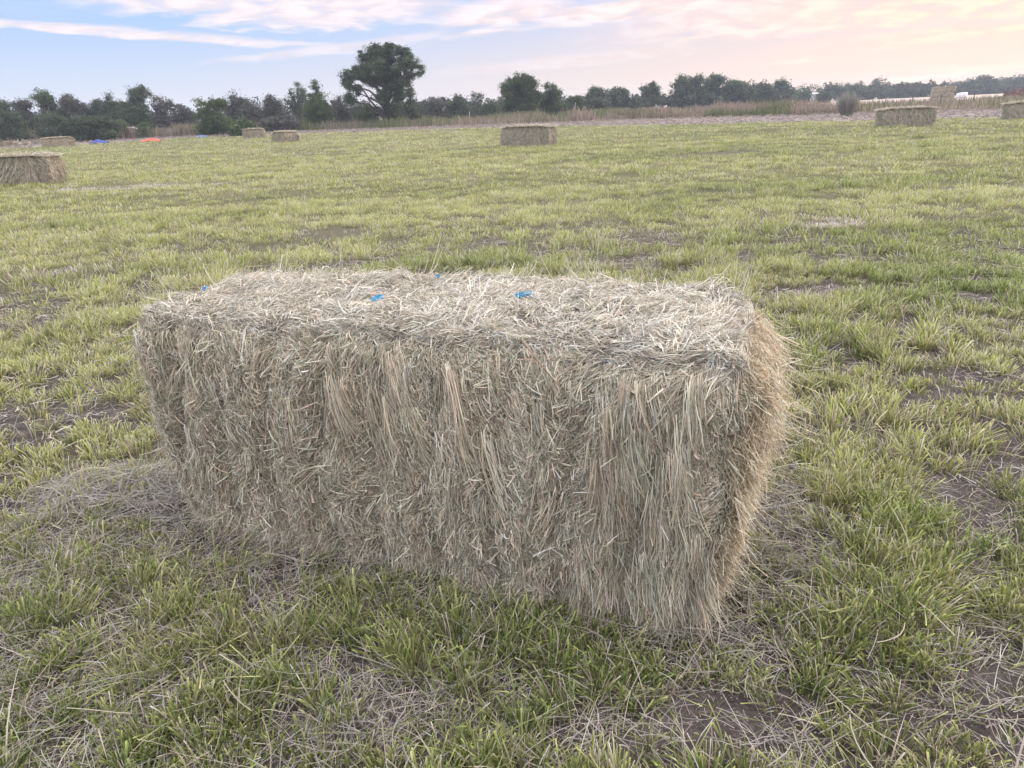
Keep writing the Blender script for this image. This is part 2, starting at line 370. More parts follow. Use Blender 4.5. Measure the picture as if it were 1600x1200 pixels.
# ------------------------------------------------------------------ the large bale
HAYC = np.array([[.62, .54, .42], [.50, .46, .37], [.36, .37, .28], [.41, .43, .36], [.57, .46, .38], [.45, .41, .32], [.26, .255, .18], [.72, .66, .56], [.46, .35, .27]])
def flake(x, z, s=0):                  # grooves between the pressed flakes
    ph = x * 8.6 + 1.2 * (vn(x * 2.2, z * 1.6, 0, 14 + s) - .5) + .35 * np.sin(z * 5)
    return np.abs(np.sin(ph * pi / 1.0 * .5)) ** .6
def deform(p, bump=True):
    x, y, z = p[..., 0], p[..., 1], p[..., 2]
    t = np.clip(z / BH, 0, 1.3)
    k = np.clip(1 - t, 0, 1)
    X = x + np.where(x > 0, -.125, .075) * k * np.abs(x) / (BL / 2)
    Y = y + .02 * k * (1 - y / BW)
    Z = z.copy()
    top = sst(.4, 1, t)
    dome = (1 - (x / (BL / 2)) ** 2).clip(-.3, 1)
    Z = Z + top * (.035 * dome * sst(0, .5, y / BW) + .05 * (fbm(x * 2.1, y * 2.4, 1, 15) - .5) + .04 * (fbm(x * 7, y * 7, 1, 16) - .5))
    fr = (1 - sst(0, .5, y / BW))
    Y = Y - fr * (.035 * sin_(t) + .05 * (fbm(x * 2.3, z * 2.6, 2, 17) - .5) + .025 * (fbm(x * 8, z * 5, 2, 18) - .5))
    if bump:
        Y = Y - fr * .040 * (flake(x, z) - .75)
        Y = Y + (1 - fr) * .05 * (fbm(x * 3, z * 3, 7, 27) - .5)
    re = sst(.5, 1, x / (BL / 2)); le = sst(.5, 1, -x / (BL / 2))
    X = X + re * (.05 * sin_(t) + .09 * (fbm(y * 3, z * 3.5, 4, 19) - .5) + .05 * (fbm(y * 9, z * 9, 4, 20) - .5))
    X = X - le * (.06 * (fbm(y * 3, z * 3, 5, 22) - .5) + .03 * (fbm(y * 8, z * 8, 5, 23) - .5))
    # rounded arrises
    ex = sst(BL / 2 - .12, BL / 2 + .02, np.abs(x)); ez = sst(BH - .10, BH + .02, z); ey = sst(.10, -.02, y) + sst(BW - .10, BW + .02, y)
    Z = Z - .028 * ez * np.maximum(ex * 1.0, ey * .6) + .025 * t * sst(0, BL / 2, x)
    Y = Y + np.where(y < BW / 2, 1, -1) * (.035 * ex * ey + .03 * ez * ey)
    X = X - np.sign(x) * (.03 * ex * ey + .02 * ex * ez)
    return np.stack([X, Y, Z], -1)
def sin_(t): return np.sin(np.clip(t, 0, 1) * pi)
FR = {  # face: origin, across, up(or depth), normal, size
    'front': ((-BL / 2, 0, 0), (1, 0, 0), (0, 0, 1), (0, -1, 0), BL, BH),
    'back': ((-BL / 2, BW, 0), (1, 0, 0), (0, 0, 1), (0, 1, 0), BL, BH),
    'top': ((-BL / 2, 0, BH), (1, 0, 0), (0, 1, 0), (0, 0, 1), BL, BW),
    'right': ((BL / 2, 0, 0), (0, 1, 0), (0, 0, 1), (1, 0, 0), BW, BH),
    'left': ((-BL / 2, 0, 0), (0, 1, 0), (0, 0, 1), (-1, 0, 0), BW, BH)}
def to_world(p): return BC + p[..., :1] * UX + p[..., 1:2] * VY + p[..., 2:] * np.array([0, 0, 1.])
def clumps(A, face, n, per, L, wid, afun, spread, lift, stick, S=5, curl=.5, u0=0, u1=1, v0=0, v1=1, cols=HAYC, bright=1.0, out=0.0, fdroop=0.0, wjit=.012):
    o, a_, b_, nn, su, sv = FR[face]; o, a_, b_, nn = [np.array(q, float) for q in (o, a_, b_, nn)]
    u = rng.uniform(u0, u1, n) * su; v = rng.uniform(v0, v1, n) * sv
    ang = afun(u, v) + rng.normal(size=n) * spread * .6
    cl = L * rng.uniform(.5, 1.6, n); ce = np.abs(rng.normal(size=n)) * lift
    cc = pick(cols, n) * rng.uniform(.75, 1.15, n)[:, None]
    k = np.maximum(2, per * rng.uniform(.4, 1.7, n)).astype(int); id_ = np.repeat(np.arange(n), k); m = len(id_)
    th = ang[id_] + rng.normal(size=m) * spread * .5
    q = rng.normal(size=(m, 2)) * wjit
    l = cl[id_] * rng.uniform(.45, 1.25, m)
    t = np.linspace(0, 1, S)
    bend = rng.normal(size=m) * curl + (rng.normal(size=n) * curl * .6)[id_]
    an = th[:, None] + bend[:, None] * (t - .3)
    du = np.cumsum(np.sin(an), 1) / S; dv = np.cumsum(-np.cos(an), 1) / S
    uu = (u[id_] + q[:, 0])[:, None] + du * l[:, None]; vv = (v[id_] + q[:, 1])[:, None] + dv * l[:, None]
    el = ce[id_] + np.abs(rng.normal(size=m)) * .006
    st = np.abs(rng.normal(size=m)) * stick
    ww = el[:, None] + (st * l)[:, None] * t ** 1.7 + .012 * np.sin(t * pi)[None] * rng.uniform(0, 1, m)[:, None] + out * t[None] ** 2 * l[:, None]
    P = o + uu[..., None] * a_ + vv[..., None] * b_ + ww[..., None] * nn
    if fdroop:  # free ends hang down
        P[..., 2] -= fdroop * (t ** 2) * l[:, None]
    # strands running over an arris fold round it
    if face == 'top':
        over = np.maximum(-P[..., 1], 0); P[..., 1] = np.where(over > 0, -over * .35, P[..., 1]); P[..., 2] -= over * .85
        over = np.maximum(P[..., 1] - BW, 0); P[..., 2] -= over * .7
        over = np.maximum(np.abs(P[..., 0]) - BL / 2, 0); P[..., 2] -= over * .8; P[..., 0] -= np.sign(P[..., 0]) * over * .65
    Dp = deform(P) - P; kk = .8 if L < .15 else .55; P = P + Dp * (1 - kk) + Dp[:, S // 2:S // 2 + 1] * kk
    W_ = to_world(P); W_[..., 2] = np.maximum(W_[..., 2], .006 + rng.random((m, 1)) * .02)
    d = nrm(np.gradient(W_, axis=1)); nw = nn[0] * UX + nn[1] * VY + nn[2] * np.array([0, 0, 1.])
    up = nrm(nw + rng.normal(size=(m, 1, 3)) * .55)
    side = nrm(np.cross(d, up))
    w = wid * rng.uniform(.5, 1.5, m)[:, None] * (1.0 - .3 * t)[None]
    c = cc[id_] * .45 + pick(cols, m) * .55
    c = np.clip(c * bright * (1.16 if face == 'top' else 1.34) * np.array([.995, .998, .98]) * rng.uniform(.45, 1.4, m)[:, None], .02, .85)
    A.ribbons(W_, side, w, c)

def big_bale():
    root = empty('hay_bale', tuple(BC), math.atan2(UX[1], UX[0]))
    tag(root, 'large rectangular grey green hay bale filling the foreground', 'hay bale')
    A = Acc()
    # pressed core, a little inside the strands
    n = 3
    for face, (o, a_, b_, nn, su, sv) in FR.items():
        o, a_, b_, nn = [np.array(q, float) for q in (o, a_, b_, nn)]
        nu, nv = int(su / .02), int(sv / .02)
        u, v = np.meshgrid(np.linspace(0, su, nu), np.linspace(0, sv, nv))
        P = o + u[..., None] * a_ + v[..., None] * b_
        C0 = np.array([0, BW / 2, BH / 2]); ins = np.array([(BL - .06) / BL, (BW - .05) / BW, (BH - .03) / BH])
        P = C0 + (P - C0) * ins; P = deform(P); P[..., 2] -= .012
        x, z = u.ravel(), v.ravel()
        c = (np.array([.20, .165, .11])[None] * (.5 + 1.0 * fbm(x * 30, z * 8, 3, 44))[:, None])  # core colour darkened to paint the shade seen between strands
        i = np.arange(nv - 1)[:, None] * nu + np.arange(nu - 1)[None]
        A.add(to_world(P).reshape(-1, 3), q=np.stack([i, i + 1, i + nu + 1, i + nu], -1).reshape(-1, 4), c=c)
    def af(u, v):   # direction on the front: 0 hangs straight down
        z = v / BH; x = u / BL
        base = (fbm(u * 5.0, v * 4.5, 0, 33) - .5) * 3.0
        chaos = np.exp(-((z - .45) / .22) ** 2) * sst(1.0, .25, x) * (vn(u * 9, v * 9, 0, 34) - .5) * 4.2
        sweep = .65 * sst(.72, .98, z) * np.sin(x * 11 + .5)
        return base * .8 + chaos + sweep + (vn(u * 12, v * 6, 0, 35) - .5) * 1.5
    D1 = np.array([[.26, .22, .15], [.21, .20, .13], [.30, .25, .18], [.22, .235, .16]])  # deep strands coloured darker: shade of the gaps put into the straw
    clumps(A, 'front', 4600, 11, .065, .0027, af, .7, .002, .02, S=3, cols=D1, curl=.15)                     # deep layer
    clumps(A, 'front', 12500, 9, .050, .0024, af, .62, .010, .14, S=4, curl=.18, wjit=.016)
    clumps(A, 'front', 3600, 5, .055, .0033, af, .75, .014, .18, S=4, curl=.2, wjit=.016)                    # broad leaves
    clumps(A, 'front', 900, 18, .095, .0022, lambda u, v: af(u, v) * .5, .20, .014, .07, S=5, curl=.25)        # hanks
    clumps(A, 'front', 2400, 9, .045, .0024, lambda u, v: rng.uniform(-pi, pi, len(u)), .9, .014, .4, S=4, curl=.3)   # crossing bits
    clumps(A, 'front', 230, 26, .15, .0022, lambda u, v: .12 + 0 * u, .20, .022, .05, S=6, curl=.2, u0=.83, u1=.97, v0=.45, v1=1.0)  # long combed hanks at the corner
    clumps(A, 'front', 120, 26, .16, .0022, lambda u, v: .2 + 0 * u, .34, .02, .10, S=7, curl=.25, u0=.82, u1=1.0, v0=.16, v1=.42, out=.10)
    clumps(A, 'front', 70, 24, .16, .0024, lambda u, v: .3 + 0 * u, .18, .02, .05, S=6, curl=.2, u0=.40, u1=.72, v0=.72, v1=1.0, cols=HAYC[[0, 4, 5]])
    clumps(A, 'front', 620, 14, .075, .0024, lambda u, v: (rng.random(len(u)) - .5) * 1.2, .6, .012, .35, S=5, curl=.35, v0=.02, v1=.13, out=.12)   # flared foot
    TOPC = np.concatenate([HAYC[[0, 1, 3, 4, 7, 7]], [[.58, .58, .56], [.64, .57, .49], [.44, .45, .42]]])
    at = lambda u, v: (fbm(u * 4.5, v * 4.5, 0, 36) - .5) * 14 + .8
    clumps(A, 'top', 3200, 10, .065, .0027, at, .9, .002, .05, S=3, cols=TOPC * .8, curl=.25)
    clumps(A, 'top', 8500, 8, .062, .0023, at, 1.0, .013, .16, S=4, cols=TOPC, curl=.2)
    clumps(A, 'top', 2000, 5, .065, .0034, at, 1.0, .016, .2, S=4, cols=TOPC, curl=.2)
    clumps(A, 'top', 330, 7, .075, .0021, at, .9, .012, .5, S=4, cols=TOPC, curl=.4)                          # upstanding tufts
    clumps(A, 'top', 90, 8, .085, .0021, at, .7, .012, .7, S=5, cols=TOPC, v0=.88, v1=1.0, curl=.4)
    clumps(A, 'top', 900, 10, .095, .0023, lambda u, v: .9 + 1.0 * (vn(u * 4, v * 0, 0, 37)) , .5, .010, .06, S=6, v0=.0, v1=.12, cols=TOPC, curl=.3)    # draped over the front arris
    clumps(A, 'top', 700, 10, .09, .0023, lambda u, v: -1.2 + 2.2 * (vn(u * 4, v * 0, 0, 38)), .5, .010, .08, S=6, v0=.0, v1=.07, cols=TOPC, curl=.3)
    WARM = HAYC[[0, 4, 5, 3, 7, 1]] * np.array([1.03, .98, .92])  # warm low light on the right end tinted into the straw colour
    ar = lambda u, v: (fbm(u * 3, v * 3, 0, 39) - .5) * 3.2
    clumps(A, 'right', 2400, 10, .065, .0025, ar, .8, .006, .10, S=4, cols=WARM * .9, curl=.3)
    clumps(A, 'right', 4200, 9, .07, .0022, ar, 1.0, .018, .22, S=5, cols=WARM, curl=.3)
    clumps(A, 'right', 330, 8, .085, .0019, lambda u, v: rng.uniform(-1.5, 1.5, len(u)), .8, .02, .55, S=6, cols=WARM, curl=.5, v0=.25, fdroop=.15)
    clumps(A, 'right', 240, 10, .08, .0020, lambda u, v: rng.uniform(-.9, .9, len(u)), .7, .015, .45, S=5, cols=WARM, v0=.02, v1=.3, curl=.4)
    clumps(A, 'right', 18, 4, .15, .0018, lambda u, v: rng.uniform(.5, 2.2, len(u)), .5, .03, .8, S=8, cols=WARM, v0=.4, v1=1, u0=.5, u1=1, fdroop=.2)
    clumps(A, 'left', 1100, 14, .12, .0030, ar, .7, .012, .14, S=5)
    clumps(A, 'left', 180, 8, .14, .0024, ar, .8, .015, .6, S=6, u1=.4)
    clumps(A, 'back', 2600, 14, .14, .0036, af, .5, .012, .12, S=4)
    o = A.build('hay_body', M_hay)
    o.parent = root; o.matrix_parent_inverse = root_inv(root)
    # blue twine ends showing through the top, and the knots
    blue = (.07, .36, .60)
    def surf(px, py):
        z = BH + .03
        for _ in range(3):
            g = G(px, py, z); a, b = to_local(g[0], g[1]); p = deform(np.array([a, min(max(b, .03), BW - .03), BH + .02])); z = p[2]
        return G(px, py, z)
    def knot(px, py, big, lab):
        A = Acc(); c = surf(px, py); c[2] += .022
        for k in range(int(5 * big)):
            a0 = rng.uniform(0, 2 * pi); t = np.linspace(0, 1, 9); r = .013 * big
            pts = c + np.stack([r * np.cos(a0 + t * 5.2) * (1.0 + k * .12) + rng.normal() * .003, .6 * r * np.sin(a0 + t * 5.2) + rng.normal() * .003, .006 * np.sin(t * 6 + a0) + k * .002], 1)
            A.tube(pts, np.full(9, .0022), 6, blue)
        for k in range(4):
            a0 = rng.uniform(-.7, .7) + pi * (k % 2); l = .025 * big * rng.uniform(.6, 1.2); t = np.linspace(0, 1, 6)
            pts = c + np.stack([np.cos(a0) * l * t, np.sin(a0) * l * t, .008 * np.sin(t * 2.5)], 1)
            A.tube(pts, .0025 - .0012 * t, 6, blue)
        o = A.build('twine_knot', M_twine); o.parent = root; o.matrix_parent_inverse = root_inv(root)
        if lab: o['label'] = lab
    knot(590, 478, 1.0, 'bright blue twine knot near the front edge of the top')
    knot(812, 473, .85, None); knot(828, 471, .7, None); knot(322, 459, .5, None); knot(685, 441, .45, None)
    A = Acc(); t = np.linspace(0, 1, 12)
    a = W(822, 532, 1); pts = []
    for s_ in t:
        px, py = 818 + 60 * s_ - 8 * np.sin(s_ * 3), 535 + 72 * s_ ** 1.35
        r = ray(px, py); # where the sight line meets the front of the bale
        k = (BC @ VY - .085 - .03 * sin(s_ * pi)) / (r @ VY); pts.append(np.array([0, 0, CH]) + r * k)
    A.tube(np.array(pts), np.linspace(.0026, .0016, 12), 6, (.42, .28, .19))
    o = A.build('weed_stem', M_hay); o.parent = root; o.matrix_parent_inverse = root_inv(root); o['label'] = 'single reddish brown stem bending down the front'
def root_inv(r):
    from mathutils import Matrix
    return (Matrix.Translation(r.location) @ Matrix.Rotation(r.rotation_euler.z, 4, 'Z')).inverted()
big_bale()

# loose hay left in front of the bale's far end
def heap(name, px, py, rx, ry, h, n, wid, label, cols=GREY, L=.22, cat='hay heap', ang=None, group=None):
    g = G(px, py); A = Acc()
    a = rng.uniform(0, 2 * pi, n); r = np.sqrt(rng.random(n)); x, y = r * np.cos(a) * rx, r * np.sin(a) * ry
    top = h * (1 - r ** 1.5) * (.6 + .8 * fbm(x * 3 + 5, y * 3, 0, 66)); z = top * rng.random(n) ** .4
    S = 6; t = np.linspace(0, 1, S); l = L * rng.uniform(.5, 1.5, n)
    d0 = rng.uniform(0, 2 * pi, n) if ang is None else ang + rng.normal(size=n) * .5
    an = d0[:, None] + (rng.normal(size=n) * 1.1)[:, None] * (t - .5)
    C = np.zeros((n, S, 3)); C[..., 0] = x[:, None] + np.cumsum(np.cos(an), 1) * l[:, None] / S - (np.cos(d0) * l / 2)[:, None]
    C[..., 1] = y[:, None] + np.cumsum(np.sin(an), 1) * l[:, None] / S - (np.sin(d0) * l / 2)[:, None]
    C[..., 2] = .01 + z[:, None] + (rng.normal(size=n) * .1 * h / .1)[:, None] * (t - .5) * l[:, None] + .03 * np.sin(t * pi) * (l / .2)[:, None] * rng.random((n, 1))
    C[..., 2] = np.maximum(C[..., 2], .006)
    d = nrm(np.gradient(C, axis=1)); side = nrm(np.cross(d, nrm(np.array([0, 0, 1.]) + rng.normal(size=(n, 1, 3)) * .5)))
    A.ribbons(C, side, wid * rng.uniform(.5, 1.4, n)[:, None] * np.ones(S), pick(cols, n) * rng.uniform(.7, 1.2, n)[:, None])
    o = A.build(name, M_hay, loc=(g[0], g[1], float(gz(g[0], g[1])))); tag(o, label, cat, group)
heap('loose_hay', 190, 765, .36, .15, .035, 1100, .0026, 'flattened heap of loose grey hay at the left foot of the large bale', L=.28)
heap('loose_hay', 8, 229, 3.0, .5, .45, 1500, .05, 'low heap of loose hay at the left edge of the field', cols=STRAW, L=.7, group='loose hay along the field edge')
heap('loose_hay', 50, 226, 3.6, .5, .40, 1500, .05, 'thin row of loose hay left of the farthest small bale', cols=STRAW, L=.7, group='loose hay along the field edge')

# ------------------------------------------------------------------ distant bales
def small_bale_mesh(L, Wd, H, n, wid, seed, warm=1.0, upright=False):
    A = Acc(); r = np.random.default_rng(seed)
    def df(P):
        x, y, z = P[..., 0], P[..., 1], P[..., 2]
        k = (fbm(x * 2.2 + seed, y * 2.2, z * 2.2, seed) - .5)
        C0 = np.array([0, 0, H / 2]); q = P - C0
        ex = sst(.75, 1.0, np.abs(x) / (L / 2)) * sst(.6, 1., z / H)
        s = 1 + .06 * k
        o = C0 + q * np.stack([s * (1 - .02 * (1 - z / H)), s * (1 + 0 * z), s], -1)
        o[..., 2] -= .05 * ex; o[..., 0] += .03 * np.sin(z / H * pi) * np.sign(x) * (np.abs(x) > L * .4)
        fr = np.abs(y) > Wd * .45
        o[..., 1] += np.sign(y) * fr * .035 * np.abs(np.sin(x * 13 + 2 * vn(x * 2, z * 2, 0, seed))) ** .6
        return o
    for ax in range(3):
        for sg in (-1, 1):
            if ax == 2 and sg < 0: continue
            dims = [L, Wd, H]; ua, va = [i for i in range(3) if i != ax]
            nu = int(dims[ua] / .05); nv = int(dims[va] / .05)
            u, v = np.meshgrid(np.linspace(-.5, .5, nu) * dims[ua] * .96, np.linspace(-.5, .5, nv) * dims[va] * .96)
            P = np.zeros(u.shape + (3,)); P[..., ua] = u; P[..., va] = v; P[..., ax] = sg * dims[ax] * .48; P[..., 2] += H / 2
            P = df(P); i = np.arange(nv - 1)[:, None] * nu + np.arange(nu - 1)[None]
            c = np.array([.26, .22, .16])[None] * (.5 + fbm(u.ravel() * 14, v.ravel() * 3, 0, seed))[:, None]
            A.add(P.reshape(-1, 3), q=np.stack([i, i + 1, i + nu + 1, i + nu], -1).reshape(-1, 4), c=c)
            m = int(n * dims[ua] * dims[va] / (L * H))
            uu = r.uniform(-.5, .5, m) * dims[ua]; vv = r.uniform(-.5, .5, m) * dims[va]
            S = 4; t = np.linspace(0, 1, S); l = .24 * r.uniform(.4, 1.4, m)
            th = ((fbm(uu * 3, vv * 3, 0, seed + 3) - .5) * 2.2 + r.normal(size=m) * .4) if ax != 2 else r.uniform(0, 2 * pi, m)
            Q = np.zeros((m, S, 3)); Q[..., ua] = uu[:, None] + np.sin(th)[:, None] * t * l[:, None]; Q[..., va] = vv[:, None] - np.cos(th)[:, None] * t * l[:, None]
            Q[..., ax] = sg * (dims[ax] * .5 + np.abs(r.normal(size=m) * .015)[:, None] + np.abs(r.normal(size=m) * .16)[:, None] * t ** 2 * l[:, None])
            Q[..., 2] += H / 2; Q = df(Q); Q[..., 2] = np.maximum(Q[..., 2], .02)
            nn = np.zeros(3); nn[ax] = sg
            d = nrm(np.gradient(Q, axis=1)); side = nrm(np.cross(d, nrm(nn + r.normal(size=(m, 1, 3)) * .5)))
            c = HAYC[r.integers(0, len(HAYC), m)] * r.uniform(.8, 1.4, m)[:, None] * np.array([warm, 1, 1 / warm])
            if ax == 2: c = c * .95
            A.ribbons(Q, side, wid * r.uniform(.6, 1.4, m)[:, None] * np.ones(S), np.clip(c, 0, .8))
    return A
protos = [small_bale_mesh(2.3, .8, .82, 5200, .011, 3).build('hay_bale', M_hay), small_bale_mesh(2.3, .8, .82, 2600, .02, 9, 1.04).build('hay_bale', M_hay)]
GR = 'hay bales standing about the field'
def put_bale(k, pxc, pyb, rz, label, sc=(1, 1, 1), back=.4):
    o = protos[k]
    if 'label' in o: o = o.copy(); COL.objects.link(o)
    g = G(pxc, pyb); d = g[:2] / np.hypot(*g[:2]) * back
    o.location = (g[0] + d[0], g[1] + d[1], -.01); o.rotation_euler = (0, 0, radians(rz)); o.scale = sc
    tag(o, label, 'hay bale', GR); return o
put_bale(0, 34, 289, 6, 'hay bale cut off by the left edge of the photo', (.94, 1, 1))
put_bale(0, 826, 229, -24, 'hay bale in the middle of the field behind the large bale', (.95, 1, 1), .55)
put_bale(0, 1412, 197, -2, 'hay bale alone near the field edge on the right, below the fence', (1.05, 1, 1))
put_bale(0, 1612, 186, -12, 'hay bale cut off by the right edge of the photo', (1.1, 1, 1))
put_bale(1, 447, 222.5, -50, 'right of the two small far bales, its end turned to the camera', (1.0, 1, .9), .5)
put_bale(1, 398, 215.5, 10, 'left of the two small far bales, half behind the other in the weeds', (.80, 1, 1))
put_bale(1, 93, 229.5, 42, 'tan hay bale far left beside the dark bushes', (1.0, 1.1, 1), .4)

# stack of bales beyond the fence
def far_stack():
    g = G(1471, 158); root = empty('hay_stack', (g[0], g[1], 0), radians(-18)); tag(root, 'tall stack of tan hay bales beyond the fence', 'hay stack')
    src = None; k = 0
    for iz in range(3):
        for ix in (-1, 1):
            A = small_bale_mesh(1.6, 1.4, .75, 500, .05, 60 + k, 1.06); k += 1
            o = A.build('stacked_bale', M_hay, root); o.location = (ix * .8 + .06 * rng.normal(), .05 * rng.normal(), iz * .74)
far_stack()
def wrapped():
    g = G(1502, 153.5); A = Acc()
    root = empty('wrapped_bale', (g[0], g[1], 0), radians(14)); root.scale = (.72, .8, .85); tag(root, 'white wrapped block standing beside the far hay stack', 'wrapped bale')
    for k, (x0, x1, h) in enumerate([(-1.15, -.02, 1.28), (.02, 1.15, 1.38)]):
        A = Acc(); n = 9
        for i in range(n):
            z = np.linspace(0, 1, n)
        prof = [(0, .0), (.06, .04), (.5, .06), (.94, .04), (1, .0)]
        V = []; q = []
        for j, (t, e) in enumerate(prof):
            ins = .0 if 0 < j < 4 else .06
            V += [[x0 + ins - e, -.75 + ins - e, t * h], [x1 - ins + e, -.75 + ins - e, t * h], [x1 - ins + e, .75 - ins + e, t * h], [x0 + ins - e, .75 - ins + e, t * h]]
        for j in range(4):
            for c in range(4): a = j * 4 + c; b = j * 4 + (c + 1) % 4; q.append([a, b, b + 4, a + 4])
        q.append([16, 17, 18, 19]); A.add(V, q=q, c=(.80, .80, .84)); A.build('wrapped_block', M_plain, root)
wrapped()

# ------------------------------------------------------------------ trees
def limb(A, a, b, r0, r1, col, n=6, wob=.08):
    t = np.linspace(0, 1, n)[:, None]; L = np.linalg.norm(b - a)
    P = a * (1 - t) + b * t; P[1:-1] += rng.normal(size=(n - 2, 3)) * wob * L * .4
    P[:, 2] += (np.sin(t[:, 0] * pi) * .06 * L)
    A.tube(P, np.linspace(r0, r1, n), 6, col)
    return P
DG = np.array([[.080, .112, .060], [.100, .130, .068], [.064, .088, .055]])
MG = np.array([[.085, .125, .045], [.070, .105, .040], [.105, .14, .055]])
GG = np.array([[.110, .115, .095], [.090, .100, .085], [.13, .125, .11]])       # grey willow
BARKG = (.10, .088, .08)
def tree(name, px, top, d, hw, cols, label, lobes=None, leaf=.20, dens=1.0, bare=0.0, low=.18, cat='tree', gap=0.0, cut=None, bark=BARKG, group=None, depth=.8, fine=.85):
    """px, top: where it stands; hw: half its crown's width in metres; lobes: (dx, z, rx, rz) as shares of hw and height"""
    b = W(px, 300, d); H = W(px, top, d)[2]; base = np.array([b[0], d, 0.0])
    bx = ray(px, HOR - SLOPE * (px - 800)); base[0] = bx[0] / bx[1] * d
    root = empty(name, tuple(base)); tag(root, label, cat, group)
    if lobes is None:
        lobes = []
        nl = int(rng.integers(15, 20))
        for k in range(nl):
            z = rng.uniform(low * .6 + .08, .86); wdt = np.sin(np.clip((z - low) / (1 - low), 0, 1) * pi * .85 + .25)
            lobes.append((rng.uniform(-1, 1) * .62 * wdt, z, rng.uniform(.26, .46), rng.uniform(.10, .17)))
        lobes.append((rng.uniform(-.2, .2), .86, .3, .13)); lobes.append((rng.uniform(-.3, .3), low + .25, .55, .2))
    T, L_ = Acc(), Acc()
    n_tr = 6; tz = np.linspace(0, 1, n_tr); hth = H * .55
    wob = rng.normal(size=2) * .12
    tr = np.stack([wob[0] * np.sin(tz * 3) * hw * .3, wob[1] * np.sin(tz * 3) * hw * .3, tz * hth], 1)
    r0 = .035 * H * (.7 if cat == 'bush' else 1)
    T.tube(np.concatenate([tr[:1] + [0, 0, -.1], tr]), np.concatenate([[r0 * 1.4], r0 * (1.15 - .8 * tz)]), 8, bark)
    for dx, z, rx, rz in lobes:
        c = np.array([dx * hw, rng.uniform(-.5, .5) * hw * depth, z * H]); R = np.array([rx * hw, rx * hw * .9, rz * H])
        st = tr[int(rng.integers(1, n_tr - 1))] if z > .4 else tr[1]
        limb(T, st, c, r0 * .45, r0 * .12, bark)
        nc = max(4, int((12 if leaf < .3 else 12 * (.25 / leaf)) * dens * (rx * hw) * (rz * H) / .8)) ; nc = min(nc, 46)
        dr = nrm(rng.normal(size=(nc, 3))); cc = c + dr * R * rng.uniform(.35, 1.0, nc)[:, None]
        if gap: cc = cc[rng.random(nc) > gap]
        for p in cc[::3]: limb(T, c, p, r0 * .13, r0 * .04, bark, 4)
        m = int(70 * dens * (.22 / leaf) ** 1.2)
        for p in cc:
            cr = fine * rng.uniform(.28, .75) * (max(leaf, .18) / .2) ** .8
            q = rng.normal(size=(m, 3)) * cr * np.array([.62, .62, .45]) * rng.uniform(.7, 1.3, 3)
            P = p + q; P[:, 2] = np.maximum(P[:, 2], .1)
            col = pick(cols, m) * rng.uniform(.65, 1.35) * rng.uniform(.75, 1.3, m)[:, None]
            L_.leaves(P, leaf, col)
    if bare:
        for k in range(int(26 * bare)):
            dx, z, rx, rz = lobes[k % len(lobes)]
            c = np.array([dx * hw, 0, z * H * .8]); e = c + nrm(rng.normal(size=3) + np.array([0, 0, 1.2])) * rng.uniform(.8, 1.6) * rx * hw * 1.3
            e[2] = min(e[2], H * 1.06)
            P = limb(T, c, e, r0 * .14, r0 * .03, (.26, .24, .25))
            for j in range(3): limb(T, P[3], P[3] + nrm(rng.normal(size=3) + [0, 0, .6]) * .5 * np.linalg.norm(e - c), r0 * .06, r0 * .02, (.26, .24, .25), 4)
    T.build('trunk', M_bark, root); L_.build('crown', M_leaf, root)
    return root

# the tall spreading tree, lobes read off the photograph
big_lobes_px = [(575, 92, 17, 15), (600, 86, 18, 16), (628, 86, 17, 14), (640, 100, 12, 10), (560, 112, 17, 15), (590, 110, 20, 16), (620, 108, 18, 14), (548, 122, 12, 11), (553, 140, 10, 9), (545, 133, 9, 8),
                (652, 102, 10, 8), (657, 115, 7, 6), (640, 118, 9, 7), (630, 124, 12, 10), (622, 135, 14, 11), (605, 128, 16, 10), (583, 128, 13, 9), (622, 150, 13, 11), (546, 152, 7, 9), (552, 160, 6, 8), (617, 166, 12, 12), (600, 120, 16, 14), (585, 78, 11, 9), (612, 76, 12, 8), (602, 150, 12, 12), (612, 178, 13, 9), (590, 174, 11, 9), (572, 118, 14, 11), (600, 100, 18, 14)]
def px_lobes(px, top, d, hw, L):
    H = W(px, top, d)[2]; bx = ray(px, HOR - SLOPE * (px - 800)); x0 = bx[0] / bx[1] * d; out = []
    for a, b, ra, rb in L:
        p = W(a, b, d); out.append(((p[0] - x0) / hw, p[2] / H, ra * d / 1170 / hw, rb * d / 1250 / H))
    return out
BT = dict(px=604, top=68, d=98, hw=5.2)
tree('spreading_tree', BT['px'], BT['top'], BT['d'], BT['hw'], DG, 'tallest tree with a wide spreading crown on visible forked limbs', lobes=px_lobes(604, 68, 98, 5.2, big_lobes_px), leaf=.15, dens=1.5, gap=.06, depth=.7, bare=.0, fine=.75)
tree('leafy_tree', 641, 128, 108, 1.9, DG, 'small airy tree at the right foot of the tallest tree', leaf=.18, dens=.7, gap=.3)
